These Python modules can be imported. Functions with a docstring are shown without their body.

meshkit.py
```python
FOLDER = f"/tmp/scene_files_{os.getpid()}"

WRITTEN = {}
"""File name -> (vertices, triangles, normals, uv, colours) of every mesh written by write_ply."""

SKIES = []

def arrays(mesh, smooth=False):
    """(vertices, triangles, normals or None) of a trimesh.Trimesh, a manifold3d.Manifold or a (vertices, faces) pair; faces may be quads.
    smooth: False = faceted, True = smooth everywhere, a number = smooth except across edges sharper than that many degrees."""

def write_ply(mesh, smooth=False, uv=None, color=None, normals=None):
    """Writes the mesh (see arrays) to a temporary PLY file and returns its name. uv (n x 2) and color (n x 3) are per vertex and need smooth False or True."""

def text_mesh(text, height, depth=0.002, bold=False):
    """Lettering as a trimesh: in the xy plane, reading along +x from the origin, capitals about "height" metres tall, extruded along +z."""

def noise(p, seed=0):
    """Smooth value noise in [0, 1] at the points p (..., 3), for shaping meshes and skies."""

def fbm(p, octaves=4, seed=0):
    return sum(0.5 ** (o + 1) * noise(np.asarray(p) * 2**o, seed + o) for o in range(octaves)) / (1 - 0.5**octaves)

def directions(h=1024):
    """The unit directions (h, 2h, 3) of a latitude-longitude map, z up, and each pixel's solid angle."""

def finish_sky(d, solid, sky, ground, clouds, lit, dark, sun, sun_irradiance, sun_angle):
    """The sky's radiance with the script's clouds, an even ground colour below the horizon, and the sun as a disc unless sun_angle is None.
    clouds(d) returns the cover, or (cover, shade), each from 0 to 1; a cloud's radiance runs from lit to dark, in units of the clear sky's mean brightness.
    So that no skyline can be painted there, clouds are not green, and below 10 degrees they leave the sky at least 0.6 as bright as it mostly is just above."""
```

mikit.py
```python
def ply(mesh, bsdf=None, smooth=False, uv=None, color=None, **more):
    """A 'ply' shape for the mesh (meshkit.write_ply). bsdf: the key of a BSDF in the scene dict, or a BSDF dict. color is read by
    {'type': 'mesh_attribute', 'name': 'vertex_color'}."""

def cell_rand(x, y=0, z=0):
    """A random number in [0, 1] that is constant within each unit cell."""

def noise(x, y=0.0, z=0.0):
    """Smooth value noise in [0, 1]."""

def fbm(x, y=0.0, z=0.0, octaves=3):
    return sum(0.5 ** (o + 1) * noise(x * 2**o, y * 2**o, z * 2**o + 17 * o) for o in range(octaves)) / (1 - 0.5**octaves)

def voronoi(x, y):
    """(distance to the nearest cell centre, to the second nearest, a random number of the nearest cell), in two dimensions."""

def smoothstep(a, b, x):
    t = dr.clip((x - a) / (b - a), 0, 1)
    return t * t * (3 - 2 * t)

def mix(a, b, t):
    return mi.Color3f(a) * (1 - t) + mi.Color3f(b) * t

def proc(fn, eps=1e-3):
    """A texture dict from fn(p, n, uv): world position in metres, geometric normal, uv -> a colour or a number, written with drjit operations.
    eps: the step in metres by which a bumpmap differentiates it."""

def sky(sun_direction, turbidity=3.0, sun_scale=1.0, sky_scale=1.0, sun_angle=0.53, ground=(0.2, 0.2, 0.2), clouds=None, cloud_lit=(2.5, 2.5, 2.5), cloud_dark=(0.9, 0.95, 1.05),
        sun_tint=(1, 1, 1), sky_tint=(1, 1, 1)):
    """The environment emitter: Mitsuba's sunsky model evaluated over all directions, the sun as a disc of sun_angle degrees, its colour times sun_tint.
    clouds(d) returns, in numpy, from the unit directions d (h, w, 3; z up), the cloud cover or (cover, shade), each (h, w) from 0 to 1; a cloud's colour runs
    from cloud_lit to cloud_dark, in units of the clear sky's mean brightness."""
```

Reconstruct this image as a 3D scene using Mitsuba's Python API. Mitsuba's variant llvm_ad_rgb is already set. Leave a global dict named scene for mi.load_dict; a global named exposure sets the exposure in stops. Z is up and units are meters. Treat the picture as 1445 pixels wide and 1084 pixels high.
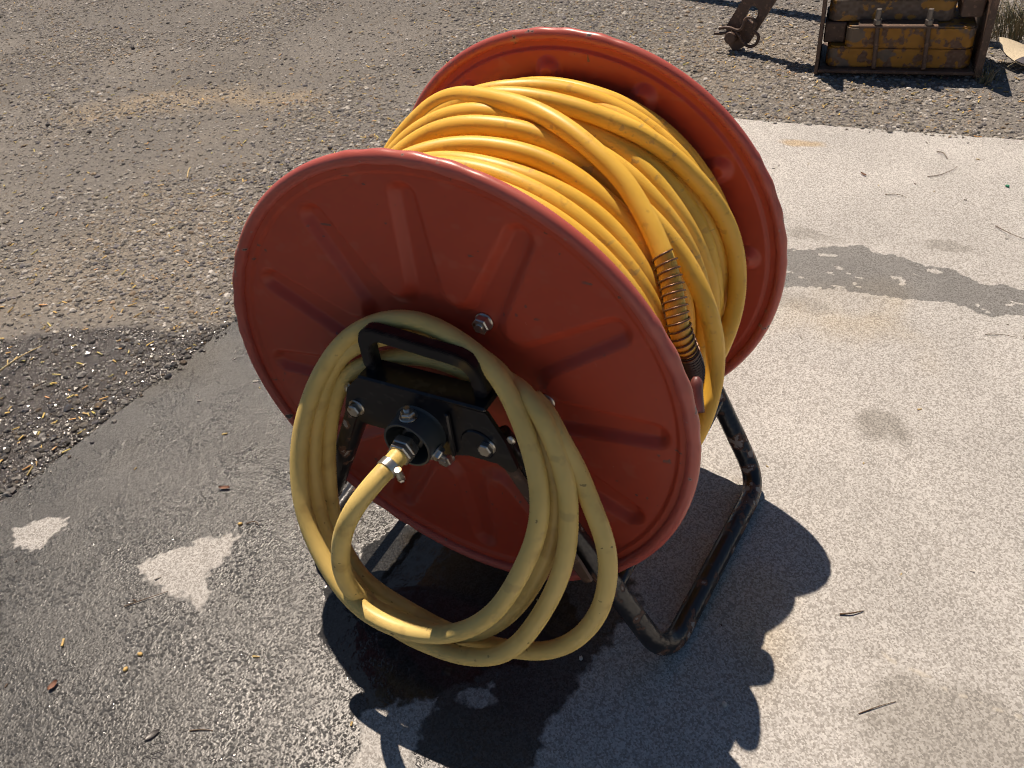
import math
import numpy as np
import trimesh
import drjit as dr
import mitsuba as mi
import mikit, meshkit
from mikit import proc, noise, fbm, voronoi, cell_rand, smoothstep, mix, ply
from scipy.interpolate import CubicSpline
from shapely.geometry import Polygon, Point, box as sbox

T = mi.ScalarTransform4f
rng = np.random.default_rng(7)
scene, labels = {"type": "scene"}, {}

# ------------------------------------------------------------------ camera, sky, exposure
EYE, AIM, UPV = (0.51836, -0.69894, 1.10335), (0.1177, -0.03432, 0.47268), (-0.21985, 0.5985, 0.77037)
scene["camera"] = {"type": "perspective", "fov": 61.8747, "fov_axis": "x", "near_clip": 0.02, "far_clip": 500.0,
                   "to_world": T().look_at(origin=list(EYE), target=list(AIM), up=list(UPV))}
SUN = (-0.30519, 0.34244, 0.88859)
scene["sky"] = mikit.sky(SUN, turbidity=2.5, sky_scale=0.36, sun_tint=(0.97, 0.985, 1.06), sky_tint=(1.06, 1.0, 0.93))
exposure = 2.15

# ------------------------------------------------------------------ helpers
H, W, R = 0.396, 0.4075, 0.3375          # hub height, distance between the flanges, flange radius


def add(key, mesh, bsdf, smooth=35, label=None, category=None, group=None, kind=None, **kw):
    k, n = key, 0
    while k in scene:
        n += 1
        k = f"{key}_{n:03d}"
    scene[k] = ply(mesh, bsdf, smooth=smooth, **kw)
    tag(k, label, category, group, kind)
    return k


def tag(k, label=None, category=None, group=None, kind=None):
    d = {a: b for a, b in (("label", label), ("category", category), ("group", group), ("kind", kind)) if b}
    if d:
        labels[k] = d


def cat(*ms):
    return trimesh.util.concatenate([m for m in ms])


def spline(pts, n, closed=False):
    p = np.asarray(pts, float)
    if closed:
        p = np.vstack([p, p[:1]])
    s = np.concatenate([[0], np.cumsum(np.linalg.norm(np.diff(p, axis=0), axis=1) ** 0.75)])
    c = CubicSpline(s, p, bc_type="periodic" if closed else "natural")
    d = c(np.linspace(0, s[-1], 40 * len(p)))
    a = np.concatenate([[0], np.cumsum(np.linalg.norm(np.diff(d, axis=0), axis=1))])
    t = np.linspace(0, a[-1], n, endpoint=not closed)
    return np.stack([np.interp(t, a, d[:, k]) for k in range(3)], 1)


def soften(p, sigma, closed=False):
    from scipy.ndimage import gaussian_filter1d
    q = gaussian_filter1d(p, sigma, axis=0, mode="wrap" if closed else "nearest")
    if not closed:
        m = int(3 * sigma)
        w = np.clip(np.minimum(np.arange(len(p)), np.arange(len(p))[::-1]) / m, 0, 1)[:, None]
        q = p * (1 - w) + q * w
    return q


def tube(path, r, sides=16, closed=False, flat=(1.0, 1.0)):
    p = np.asarray(path, float)
    n = len(p)
    tan = np.roll(p, -1, 0) - np.roll(p, 1, 0)
    if not closed:
        tan[0], tan[-1] = p[1] - p[0], p[-1] - p[-2]
    tan /= np.linalg.norm(tan, axis=1, keepdims=True)
    a = np.cross(tan[0], [0, 0, 1.0] if abs(tan[0][2]) < 0.9 else [1.0, 0, 0])
    A = []
    for t in tan:
        a = a - t * (a @ t)
        a /= np.linalg.norm(a)
        A.append(a)
    A = np.array(A)
    B = np.cross(tan, A)
    if closed:       # spread the leftover twist
        e = A[-1] - tan[0] * (A[-1] @ tan[0])
        tw = math.atan2(e @ B[0], e @ A[0])
        w = -tw * np.arange(n) / n
        A, B = A * np.cos(w)[:, None] + B * np.sin(w)[:, None], B * np.cos(w)[:, None] - A * np.sin(w)[:, None]
    r = np.broadcast_to(r, (n,))
    g = np.arange(sides) * 2 * np.pi / sides
    v = p[:, None] + r[:, None, None] * (np.cos(g)[None, :, None] * A[:, None] * flat[0] + np.sin(g)[None, :, None] * B[:, None] * flat[1])
    v = v.reshape(-1, 3)
    f = []
    for i in range(n if closed else n - 1):
        j = (i + 1) % n
        q = np.arange(sides)
        q2 = (q + 1) % sides
        f.append(np.stack([i * sides + q, i * sides + q2, j * sides + q2], 1))
        f.append(np.stack([i * sides + q, j * sides + q2, j * sides + q], 1))
    f = np.vstack(f)
    if not closed:
        v = np.vstack([v, p[:1], p[-1:]])
        q = np.arange(sides)
        q2 = (q + 1) % sides
        f = np.vstack([f, np.stack([q * 0 + n * sides, q2, q], 1), np.stack([q * 0 + n * sides + 1, (n - 1) * sides + q, (n - 1) * sides + q2], 1)])
    return trimesh.Trimesh(v, f, process=False)


def frame_to(d):
    d = np.asarray(d, float) / np.linalg.norm(d)
    a = np.cross(d, [0, 0, 1.0] if abs(d[2]) < 0.9 else [1.0, 0, 0])
    a /= np.linalg.norm(a)
    return a, np.cross(d, a), d


def lathe(profile, origin, direction, sides=32):
    """profile [(radius, along)] turned about a line; closed when it begins and ends on the axis or on itself"""
    a, b, d = frame_to(direction)
    pr = np.array(profile, float)
    g = np.arange(sides) * 2 * np.pi / sides
    v = np.asarray(origin, float) + pr[:, None, :1] * (np.cos(g)[None, :, None] * a + np.sin(g)[None, :, None] * b) + pr[:, None, 1:] * d
    f = []
    q = np.arange(sides)
    q2 = (q + 1) % sides
    for i in range(len(pr) - 1):
        f += [np.stack([i * sides + q, i * sides + q2, (i + 1) * sides + q2], 1), np.stack([i * sides + q, (i + 1) * sides + q2, (i + 1) * sides + q], 1)]
    m = trimesh.Trimesh(v.reshape(-1, 3), np.vstack(f), process=False)
    if len(m.faces) and m.volume < 0:
        m.invert()
    return m


def hexbolt(pos, direction, af=0.017, h=0.009, washer=0.0135, stud=0.0, spin=0.3):
    c = af / math.sqrt(3)
    head = lathe([(0, h), (c * 0.86, h), (c, h - 0.0016), (c, 0.0015), (0, 0.0015)], (0, 0, 0), (0, 0, 1), 6)
    head.apply_transform(trimesh.transformations.rotation_matrix(spin, [0, 0, 1]))
    parts = [head]
    if washer:
        parts.append(lathe([(0, 0.0022), (washer - 0.001, 0.0022), (washer, 0.0012), (washer, 0), (0, 0)], (0, 0, 0), (0, 0, 1), 24))
    if stud:
        prof = [(0, h + stud)]
        for i in range(int(stud / 0.0012)):
            prof += [(af * 0.26, h + stud - i * 0.0012), (af * 0.225, h + stud - i * 0.0012 - 0.0006)]
        parts.append(lathe(prof + [(af * 0.26, 0), (0, 0)], (0, 0, 0), (0, 0, 1), 16))
    m = cat(*parts)
    a, b, d = frame_to(direction)
    M = np.eye(4)
    M[:3, 0], M[:3, 1], M[:3, 2], M[:3, 3] = a, b, d, pos
    m.apply_transform(M)
    return m


def cbox(lo, hi, c=0.002, M=None):
    """box with chamfered edges (hull)"""
    lo, hi = np.asarray(lo, float), np.asarray(hi, float)
    c = min(c, 0.45 * (hi - lo).min())
    pts = []
    for sx in (0, 1):
        for sy in (0, 1):
            for sz in (0, 1):
                k = np.array([sx, sy, sz])
                p = np.where(k, hi, lo)
                inw = np.where(k, -c, c)
                for ax in range(3):
                    q = p + inw
                    q[ax] = p[ax]
                    pts.append(q)
    m = trimesh.convex.convex_hull(np.array(pts))
    if M is not None:
        m.apply_transform(M)
    return m


def extrude_xz(poly, y0, y1):
    """polygon in (x, z) given thickness between two y planes"""
    m = trimesh.creation.extrude_polygon(poly, y1 - y0, engine="earcut")
    v = np.array(m.vertices)
    m = trimesh.Trimesh(np.stack([v[:, 0], y0 + v[:, 2], v[:, 1]], 1), np.array(m.faces)[:, ::-1], process=False)
    return m


def catmull2(pts, n):
    return spline([(a, b, 0) for a, b in pts], n, closed=True)[:, :2]


# ------------------------------------------------------------------ materials
def poly_dist(px, py, pts):
    """signed distance to a polygon, negative inside"""
    d = mi.Float(1e9)
    inside = mi.Bool(False)
    n = len(pts)
    for i in range(n):
        (ax, ay), (bx, by) = pts[i], pts[(i + 1) % n]
        ex, ey = bx - ax, by - ay
        wx, wy = px - ax, py - ay
        t = dr.clip((wx * ex + wy * ey) / (ex * ex + ey * ey), 0, 1)
        d = dr.minimum(d, dr.square(wx - ex * t) + dr.square(wy - ey * t))
        if abs(ey) > 1e-9:
            c = ((py >= ay) != (py >= by)) & (px < ax + (py - ay) * (ex / ey))
            inside = inside ^ c
    return dr.select(inside, -1, 1) * dr.sqrt(d)


STREAK = [(0.1, 1.0), (0.1, 1.12), (0.211, 1.154), (0.289, 1.179), (0.371, 1.215), (0.413, 1.198), (0.492, 1.177), (0.567, 1.176), (0.627, 1.135), (0.717, 1.135), (0.816, 1.12), (1.3, 1.05),
          (1.3, 0.96), (0.721, 1.028), (0.65, 1.009), (0.567, 1.027), (0.47, 1.017), (0.366, 1.018), (0.249, 0.988)]
HEART = [(-0.858, -0.23), (-0.842, -0.208), (-0.818, -0.18), (-0.785, -0.172), (-0.772, -0.189), (-0.778, -0.245), (-0.82, -0.253)]
DRY2 = [(-0.568, -0.201), (-0.54, -0.153), (-0.496, -0.111), (-0.467, -0.088), (-0.449, -0.076), (-0.441, -0.132), (-0.446, -0.174), (-0.397, -0.223), (-0.419, -0.22), (-0.459, -0.219), (-0.496, -0.239), (-0.487, -0.215), (-0.539, -0.213)]
DRY3 = [(-0.042, -0.262), (-0.017, -0.233), (0.035, -0.205), (0.035, -0.23), (0.044, -0.281), (0.055, -0.324), (0.03, -0.42), (-0.03, -0.42), (-0.023, -0.305)]
DRY4 = [(0.063, -0.192), (0.074, -0.167), (0.095, -0.157), (0.104, -0.174), (0.093, -0.191), (0.076, -0.19)]
RIDGE = [(0.562, 0.122), (0.578, 0.113), (0.600, 0.104), (0.627, 0.100), (0.673, 0.085), (0.712, 0.080), (0.80, 0.083)]
DAMP = [(-3, -3), (0.17, -3), (0.19, -0.3), (0.2, -0.1), (0.24, 0.05), (0.12, 0.2), (0.0, 0.42), (0.05, 0.9), (0.1, 1.03), (-0.1, 1.15), (-0.35, 0.9), (-0.5, 0.75), (-0.72, 0.8), (-1.2, 0.95), (-3, 0.9)]
PUDDLE = [(-0.219, -0.008), (-0.195, 0.044), (-0.157, 0.077), (-0.017, 0.075), (0.127, 0.041), (0.182, -0.025), (0.13, -0.112), (0.081, -0.135), (0.021, -0.217), (-0.03, -0.251), (-0.104, -0.234), (-0.179, -0.188), (-0.24, -0.112), (-0.207, -0.068)]


def damp_mask(p):
    """(damp, wet film) on the concrete: stains with ragged outlines"""
    x = p.x + 0.03 * (fbm(p.x * 22, p.y * 22, 3.1) - 0.5) + 0.012 * (noise(p.x * 110, p.y * 110, 1.0) - 0.5)
    y = p.y + 0.03 * (fbm(p.x * 22, p.y * 22, 9.7) - 0.5) + 0.012 * (noise(p.x * 110, p.y * 110, 5.0) - 0.5)
    d = poly_dist(x, y, DAMP)
    s = poly_dist(x, y, STREAK)
    damp = 1 - smoothstep(-0.004, 0.008, d)
    hole = smoothstep(0.655, 0.675, fbm(p.x * 26, p.y * 40, 4.4, 4))
    damp = dr.maximum(damp, (1 - smoothstep(-0.002, 0.003, s + 0.016 * (fbm(p.x * 45, p.y * 45, 2.0, 3) - 0.35))) * (1 - hole) * 0.70)
    dry = dr.minimum(dr.minimum(poly_dist(x, y, HEART), poly_dist(x, y, DRY2)), dr.minimum(poly_dist(x, y, DRY3), poly_dist(x, y, DRY4)))
    dry = dry + 0.022 * (fbm(p.x * 48, p.y * 48, 6.0, 4) - 0.5)
    damp = damp * (0.12 + 0.88 * smoothstep(-0.003, 0.006, dry))
    film = (1 - smoothstep(-0.006, 0.003, poly_dist(x, y, PUDDLE))) * damp
    return damp, film


def grain(p, s=1.0):
    """sandy concrete: pale sand, grey and dark specks of about 2 to 4 mm"""
    a, _, c = voronoi(p.x * 430 * s, p.y * 430 * s)
    b = noise(p.x * 300, p.y * 300)
    return smoothstep(0.1, 0.9, 0.62 * c + 0.38 * b)


def concrete_color(p, n, uv):
    g = grain(p)
    blot = fbm(p.x * 5, p.y * 5, 0.4, 4)
    base = mix((0.225, 0.213, 0.196), (0.455, 0.446, 0.424), g) * (0.74 + 0.46 * blot)
    tan = smoothstep(0.62, 0.78, fbm(p.x * 3.1 + 5, p.y * 3.1, 7.7, 4))
    base = mix(base, base * mi.Color3f(1.0, 0.9, 0.72), tan * 0.8)

    def spot(cx, cy, rx, ry, seed, amount):
        w = fbm(p.x * 18, p.y * 18, seed, 4) - 0.5
        q = dr.sqrt(dr.square((p.x - cx) / rx) + dr.square((p.y - cy) / ry)) + 1.1 * w
        return (1 - smoothstep(0.45, 1.05, q)) * amount
    oil = spot(0.5, 0.589, 0.055, 0.05, 1.0, 0.5)
    oil = dr.maximum(oil, spot(0.70, 0.03, 0.17, 0.12, 2.0, 0.42))
    oil = dr.maximum(oil, spot(0.25, 1.235, 0.09, 0.035, 3.0, 0.4))
    oil = dr.maximum(oil, spot(0.555, 1.27, 0.09, 0.03, 4.0, 0.4))
    oil = dr.maximum(oil, spot(0.28, 0.93, 0.09, 0.04, 5.0, 0.35))
    oil = dr.maximum(oil, spot(-0.55, 0.12, 0.12, 0.08, 6.0, 0.25))
    base = base * mix((1, 1, 1), (0.36, 0.34, 0.30), oil)
    rust = dr.maximum(spot(0.11, 1.963 - 0.22, 0.07, 0.03, 8.0, 0.7), spot(-0.13, 0.03, 0.05, 0.03, 9.0, 0.5))
    base = base * mix((1, 1, 1), (0.95, 0.72, 0.42), rust)
    wx = p.x + 0.02 * (fbm(p.x * 30, p.y * 30, 1.5) - 0.5)
    wy = p.y + 0.02 * (fbm(p.x * 30, p.y * 30, 6.5) - 0.5)
    ridge = mi.Float(1e9)
    for (ax, ay), (bx, by) in zip(RIDGE, RIDGE[1:]):
        t = dr.clip(((wx - ax) * (bx - ax) + (wy - ay) * (by - ay)) / ((bx - ax) ** 2 + (by - ay) ** 2), 0, 1)
        ridge = dr.minimum(ridge, dr.sqrt(dr.square(wx - ax - (bx - ax) * t) + dr.square(wy - ay - (by - ay) * t)))
    rm = (1 - smoothstep(0.0, 0.006, ridge)) * smoothstep(0.46, 0.60, fbm(p.x * 90, p.y * 60, 3.0, 3))
    base = mix(base, (0.48, 0.44, 0.36), rm * 0.45)
    damp, film = damp_mask(p)
    soak = 0.75 + 0.5 * fbm(p.x * 9, p.y * 9, 2.2, 4)
    wet = base * mi.Color3f(0.175, 0.179, 0.183) * soak
    c = mix(base, wet, damp)
    return mix(c, c * 0.55, film)


def glint(p):
    """single wet sand grains standing out of the damp surface"""
    return smoothstep(0.60, 0.70, noise(p.x * 330, p.y * 330, 8.0)) * smoothstep(0.36, 0.60, fbm(p.x * 14, p.y * 14, 5.0, 3))


def concrete_rough(p, n, uv):
    damp, film = damp_mask(p)
    lo = 0.34 + 0.16 * fbm(p.x * 14, p.y * 14, 6.0, 3)
    lo = lo * (1 - glint(p)) + 0.10 * glint(p)
    r = 0.85 * (1 - damp) + lo * damp
    return r * (1 - film) + 0.03 * film


def concrete_bump(p, n, uv):
    damp, film = damp_mask(p)
    h = 0.00045 * noise(p.x * 430, p.y * 430, 1.0) + 0.0007 * fbm(p.x * 60, p.y * 60, 0.0, 3) + 0.0011 * smoothstep(0.55, 0.95, noise(p.x * 330, p.y * 330, 8.0)) * damp
    f = smoothstep(0.52, 0.62, noise(p.x * 110, p.y * 110, 3.0))
    return 0.0007 + (h - 0.0007) * (1 - film * (0.985 - 0.30 * f))


def gravel_color(p, n, uv):
    g = noise(p.x * 260, p.y * 260)
    a, b2, c = voronoi(p.x * 120, p.y * 120)
    m = fbm(p.x * 2.2, p.y * 2.2, 1.0, 4)
    base = mix((0.10, 0.092, 0.083), (0.235, 0.217, 0.193), 0.45 * g + 0.55 * c) * (0.75 + 0.5 * m)
    tanp = 1 - smoothstep(-0.06, 0.10, poly_dist(p.x + 0.2 * (fbm(p.x * 7, p.y * 7, 3.0) - 0.5), p.y + 0.2 * (fbm(p.x * 7, p.y * 7, 8.0) - 0.5), TAN))
    tanp = dr.maximum(tanp, smoothstep(0.56, 0.72, fbm(p.x * 1.3, p.y * 1.3, 12.0, 4)) * 0.35)
    base = mix(base, mi.Color3f(0.31, 0.25, 0.175) * (0.6 + 0.6 * g), tanp * 0.7)
    grey = smoothstep(0.46, 0.60, fbm(p.x * 1.1 + 3, p.y * 1.7, 22.0, 4))
    base = mix(base, mi.Color3f(0.155, 0.145, 0.132) * (0.7 + 0.6 * c), grey * 0.75)
    return base * mix((1, 1, 1), (0.34, 0.33, 0.34), wet_gravel(p))


TAN = [(-2.515, 1.37), (-2.454, 1.492), (-2.276, 1.622), (-2.016, 1.702), (-1.734, 1.742), (-1.572, 1.66), (-1.688, 1.599), (-2.024, 1.591), (-2.208, 1.477), (-2.302, 1.352), (-2.381, 1.285)]
WETG = [(-2.2, -0.3), (-1.54, 0.144), (-1.36, 0.25), (-1.219, 0.324), (-1.034, 0.376), (-0.97, 0.429), (-0.926, 0.482), (-0.682, 0.391), (-0.743, -0.9), (-2.2, -1.0)]


def wet_gravel(p):
    x = p.x + 0.07 * (fbm(p.x * 16, p.y * 16, 3.0) - 0.5)
    y = p.y + 0.07 * (fbm(p.x * 16, p.y * 16, 8.0) - 0.5)
    return 1 - smoothstep(-0.015, 0.015, poly_dist(x, y, WETG))


def gravel_rough(p, n, uv):
    return 0.9 - 0.62 * wet_gravel(p)


def gravel_bump(p, n, uv):
    a, b, c = voronoi(p.x * 120, p.y * 120)
    return 0.003 * c * (1 - smoothstep(0.3, 0.6, a)) + 0.002 * noise(p.x * 300, p.y * 300)


def bsdf(name, d):
    scene[name] = d
    return name


def ref(k):
    return {"type": "ref", "id": k}


def rgb(*c):
    return {"type": "rgb", "value": list(c)}


bsdf("mat_concrete", {"type": "bumpmap", "arbitrary": proc(concrete_bump, eps=5e-4), "scale": 1.0,
                      "bsdf": {"type": "principled", "base_color": proc(concrete_color), "roughness": proc(concrete_rough), "specular": 0.5}})
bsdf("mat_gravel", {"type": "bumpmap", "arbitrary": proc(gravel_bump, eps=8e-4), "scale": 1.0,
                    "bsdf": {"type": "principled", "base_color": proc(gravel_color), "roughness": proc(gravel_rough), "specular": 0.4}})
bsdf("mat_stone", {"type": "principled", "base_color": {"type": "mesh_attribute", "name": "vertex_color"}, "roughness": 0.85, "specular": 0.3})
bsdf("mat_wet_stone", {"type": "principled", "base_color": {"type": "mesh_attribute", "name": "vertex_color"}, "roughness": 0.22, "specular": 0.5})


def paint_color(p, n, uv):
    """red enamel, a little chalky, with dust and fine scratches"""
    a = fbm(p.x * 9, p.y * 9, p.z * 9, 4)
    s = noise(p.x * 55 + p.z * 30, p.y * 55, p.z * 90)
    c = mix((0.33, 0.040, 0.019), (0.40, 0.055, 0.026), a)
    scr = smoothstep(0.985, 0.995, noise(p.x * 300 + p.z * 120, p.y * 40, p.z * 26))
    c = mix(c, (0.55, 0.30, 0.24), scr * 0.5)
    ch = smoothstep(0.86, 0.88, noise(p.x * 150, p.y * 130, p.z * 130)) * smoothstep(0.62, 0.72, noise(p.x * 23, p.y * 23, p.z * 23 + 5))
    c = mix(c, (0.10, 0.06, 0.05), ch * 0.8)
    dust = smoothstep(0.66, 0.8, fbm(p.x * 40, p.y * 40, p.z * 40, 3))
    return mix(c, (0.42, 0.16, 0.11), dust * 0.16 + 0.03 * s)


def rim_color(p, n, uv):
    a = fbm(p.x * 14, p.y * 14, p.z * 14, 4)
    c = mix((0.34, 0.060, 0.044), (0.42, 0.105, 0.080), a)
    chip = smoothstep(0.69, 0.72, fbm(p.x * 70, p.y * 70, p.z * 70, 4) * 0.75 + 0.25 * fbm(p.x * 12, p.y * 12, p.z * 12, 2))
    c = mix(c, (0.30, 0.17, 0.14), chip * 0.9)
    deep = smoothstep(0.735, 0.755, fbm(p.x * 70, p.y * 70, p.z * 70, 4) * 0.75 + 0.25 * fbm(p.x * 12, p.y * 12, p.z * 12, 2))
    return mix(c, (0.05, 0.04, 0.04), deep)


bsdf("mat_red", {"type": "twosided", "bsdf": {"type": "principled", "base_color": proc(paint_color), "roughness": 0.42, "specular": 0.4}})
bsdf("mat_rim", {"type": "principled", "base_color": proc(rim_color), "roughness": 0.34, "specular": 0.45})


def black_color(p, n, uv):
    a = fbm(p.x * 40, p.y * 40, p.z * 40, 4)
    c = mix((0.010, 0.010, 0.012), (0.022, 0.022, 0.024), a)
    low = fbm(p.x * 55, p.y * 55, p.z * 55, 4)
    q = dr.sqrt(dr.square(p.x - 0.338) + dr.square(p.y - 0.345) + dr.square(p.z - 0.035)) + 0.07 * (fbm(p.x * 40, p.y * 40, p.z * 40 + 5, 3) - 0.5)
    low = low + 0.14 * (1 - smoothstep(0.02, 0.07, q))
    worn = smoothstep(0.60, 0.64, low)
    c = mix(c, mix((0.075, 0.030, 0.018), (0.15, 0.075, 0.04), noise(p.x * 300, p.y * 300, p.z * 300)), worn * 0.75)
    bare = smoothstep(0.70, 0.72, low)
    return mix(c, (0.22, 0.20, 0.18), bare)


def plate_color(p, n, uv):
    a = fbm(p.x * 60, p.y * 60, p.z * 60, 4)
    c = mix((0.005, 0.005, 0.007), (0.011, 0.011, 0.014), a)
    dust = smoothstep(0.58, 0.72, fbm(p.x * 90, p.y * 90, p.z * 90, 4))
    return mix(c, (0.05, 0.045, 0.038), dust * 0.3)


def black_rough(p, n, uv):
    return 0.24 + 0.4 * smoothstep(0.52, 0.66, fbm(p.x * 55, p.y * 55, p.z * 55, 4))


def black_bump(p, n, uv):
    l = fbm(p.x * 55, p.y * 55, p.z * 55, 4)
    return 0.0006 * (1 - smoothstep(0.60, 0.64, l)) + 0.0003 * noise(p.x * 200, p.y * 200, p.z * 200)


bsdf("mat_frame", {"type": "bumpmap", "arbitrary": proc(black_bump, eps=4e-4), "scale": 1.0, "bsdf": {"type": "principled", "base_color": proc(black_color), "roughness": proc(black_rough), "specular": 0.5}})
bsdf("mat_plate", {"type": "principled", "base_color": proc(plate_color), "roughness": 0.16, "specular": 0.4})


def zinc_color(p, n, uv):
    a = fbm(p.x * 160, p.y * 160, p.z * 160, 3)
    return mix((0.40, 0.37, 0.31), (0.62, 0.60, 0.56), a) * mix((1, 1, 1), (0.62, 0.42, 0.25), smoothstep(0.6, 0.75, fbm(p.x * 90, p.y * 90, p.z * 90 + 7, 3)))


bsdf("mat_collar", {"type": "principled", "base_color": rgb(0.045, 0.052, 0.052), "roughness": 0.3, "specular": 0.5})
bsdf("mat_zinc", {"type": "principled", "base_color": proc(zinc_color), "roughness": 0.28, "metallic": 0.9, "specular": 0.5})
bsdf("mat_dull_nut", {"type": "principled", "base_color": rgb(0.17, 0.15, 0.13), "roughness": 0.45, "metallic": 0.5})
bsdf("mat_dark_steel", {"type": "principled", "base_color": rgb(0.12, 0.12, 0.12), "roughness": 0.32, "metallic": 0.6})
bsdf("mat_wire", {"type": "principled", "base_color": rgb(0.13, 0.065, 0.035), "roughness": 0.35, "metallic": 0.5})
bsdf("mat_grip", {"type": "principled", "base_color": rgb(0.11, 0.035, 0.032), "roughness": 0.45})
bsdf("mat_sleeve", {"type": "principled", "base_color": rgb(0.035, 0.022, 0.022), "roughness": 0.5})


def hose_color(p, n, uv):
    a = fbm(p.x * 30, p.y * 30, p.z * 30, 4)
    c = mix((0.68, 0.38, 0.043), (0.78, 0.47, 0.080), a)
    d = smoothstep(0.64, 0.8, fbm(p.x * 75, p.y * 75, p.z * 75 + 3, 4))
    c = mix(c, (0.38, 0.19, 0.05), d * 0.35)
    scuff = smoothstep(0.66, 0.72, fbm(p.x * 110, p.y * 30, p.z * 110, 4)) * smoothstep(0.45, 0.65, fbm(p.x * 11, p.y * 11, p.z * 11 + 2, 3))
    c = mix(c, (0.30, 0.22, 0.12), scuff * 0.45)
    old = smoothstep(0.5, 0.7, fbm(p.x * 6, p.y * 6 + 4, p.z * 6, 3))
    return mix(c, c * mi.Color3f(0.86, 0.86, 0.6), old * 0.5)


def lead_color(p, n, uv):
    a = fbm(p.x * 22, p.y * 22, p.z * 22, 4)
    c = mix((0.57, 0.41, 0.120), (0.68, 0.505, 0.180), a)
    d = smoothstep(0.56, 0.76, fbm(p.x * 26, p.y * 26, p.z * 26 + 3, 5))
    c = mix(c, (0.34, 0.20, 0.05), d * 0.4)
    grime = smoothstep(0.60, 0.74, fbm(p.x * 48, p.y * 48, p.z * 48 + 9, 5)) * smoothstep(0.42, 0.60, fbm(p.x * 8, p.y * 8, p.z * 8 + 6, 3))
    c = mix(c, (0.26, 0.18, 0.07), grime * 0.28)
    sp = smoothstep(0.88, 0.91, noise(p.x * 170, p.y * 170, p.z * 170)) * smoothstep(0.5, 0.7, noise(p.x * 31, p.y * 31, p.z * 31))
    return mix(c, (0.10, 0.06, 0.03), sp * 0.6)


bsdf("mat_hose", {"type": "principled", "base_color": proc(hose_color), "roughness": 0.42, "specular": 0.35})
bsdf("mat_lead_hose", {"type": "principled", "base_color": proc(lead_color), "roughness": 0.42, "specular": 0.35})


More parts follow.
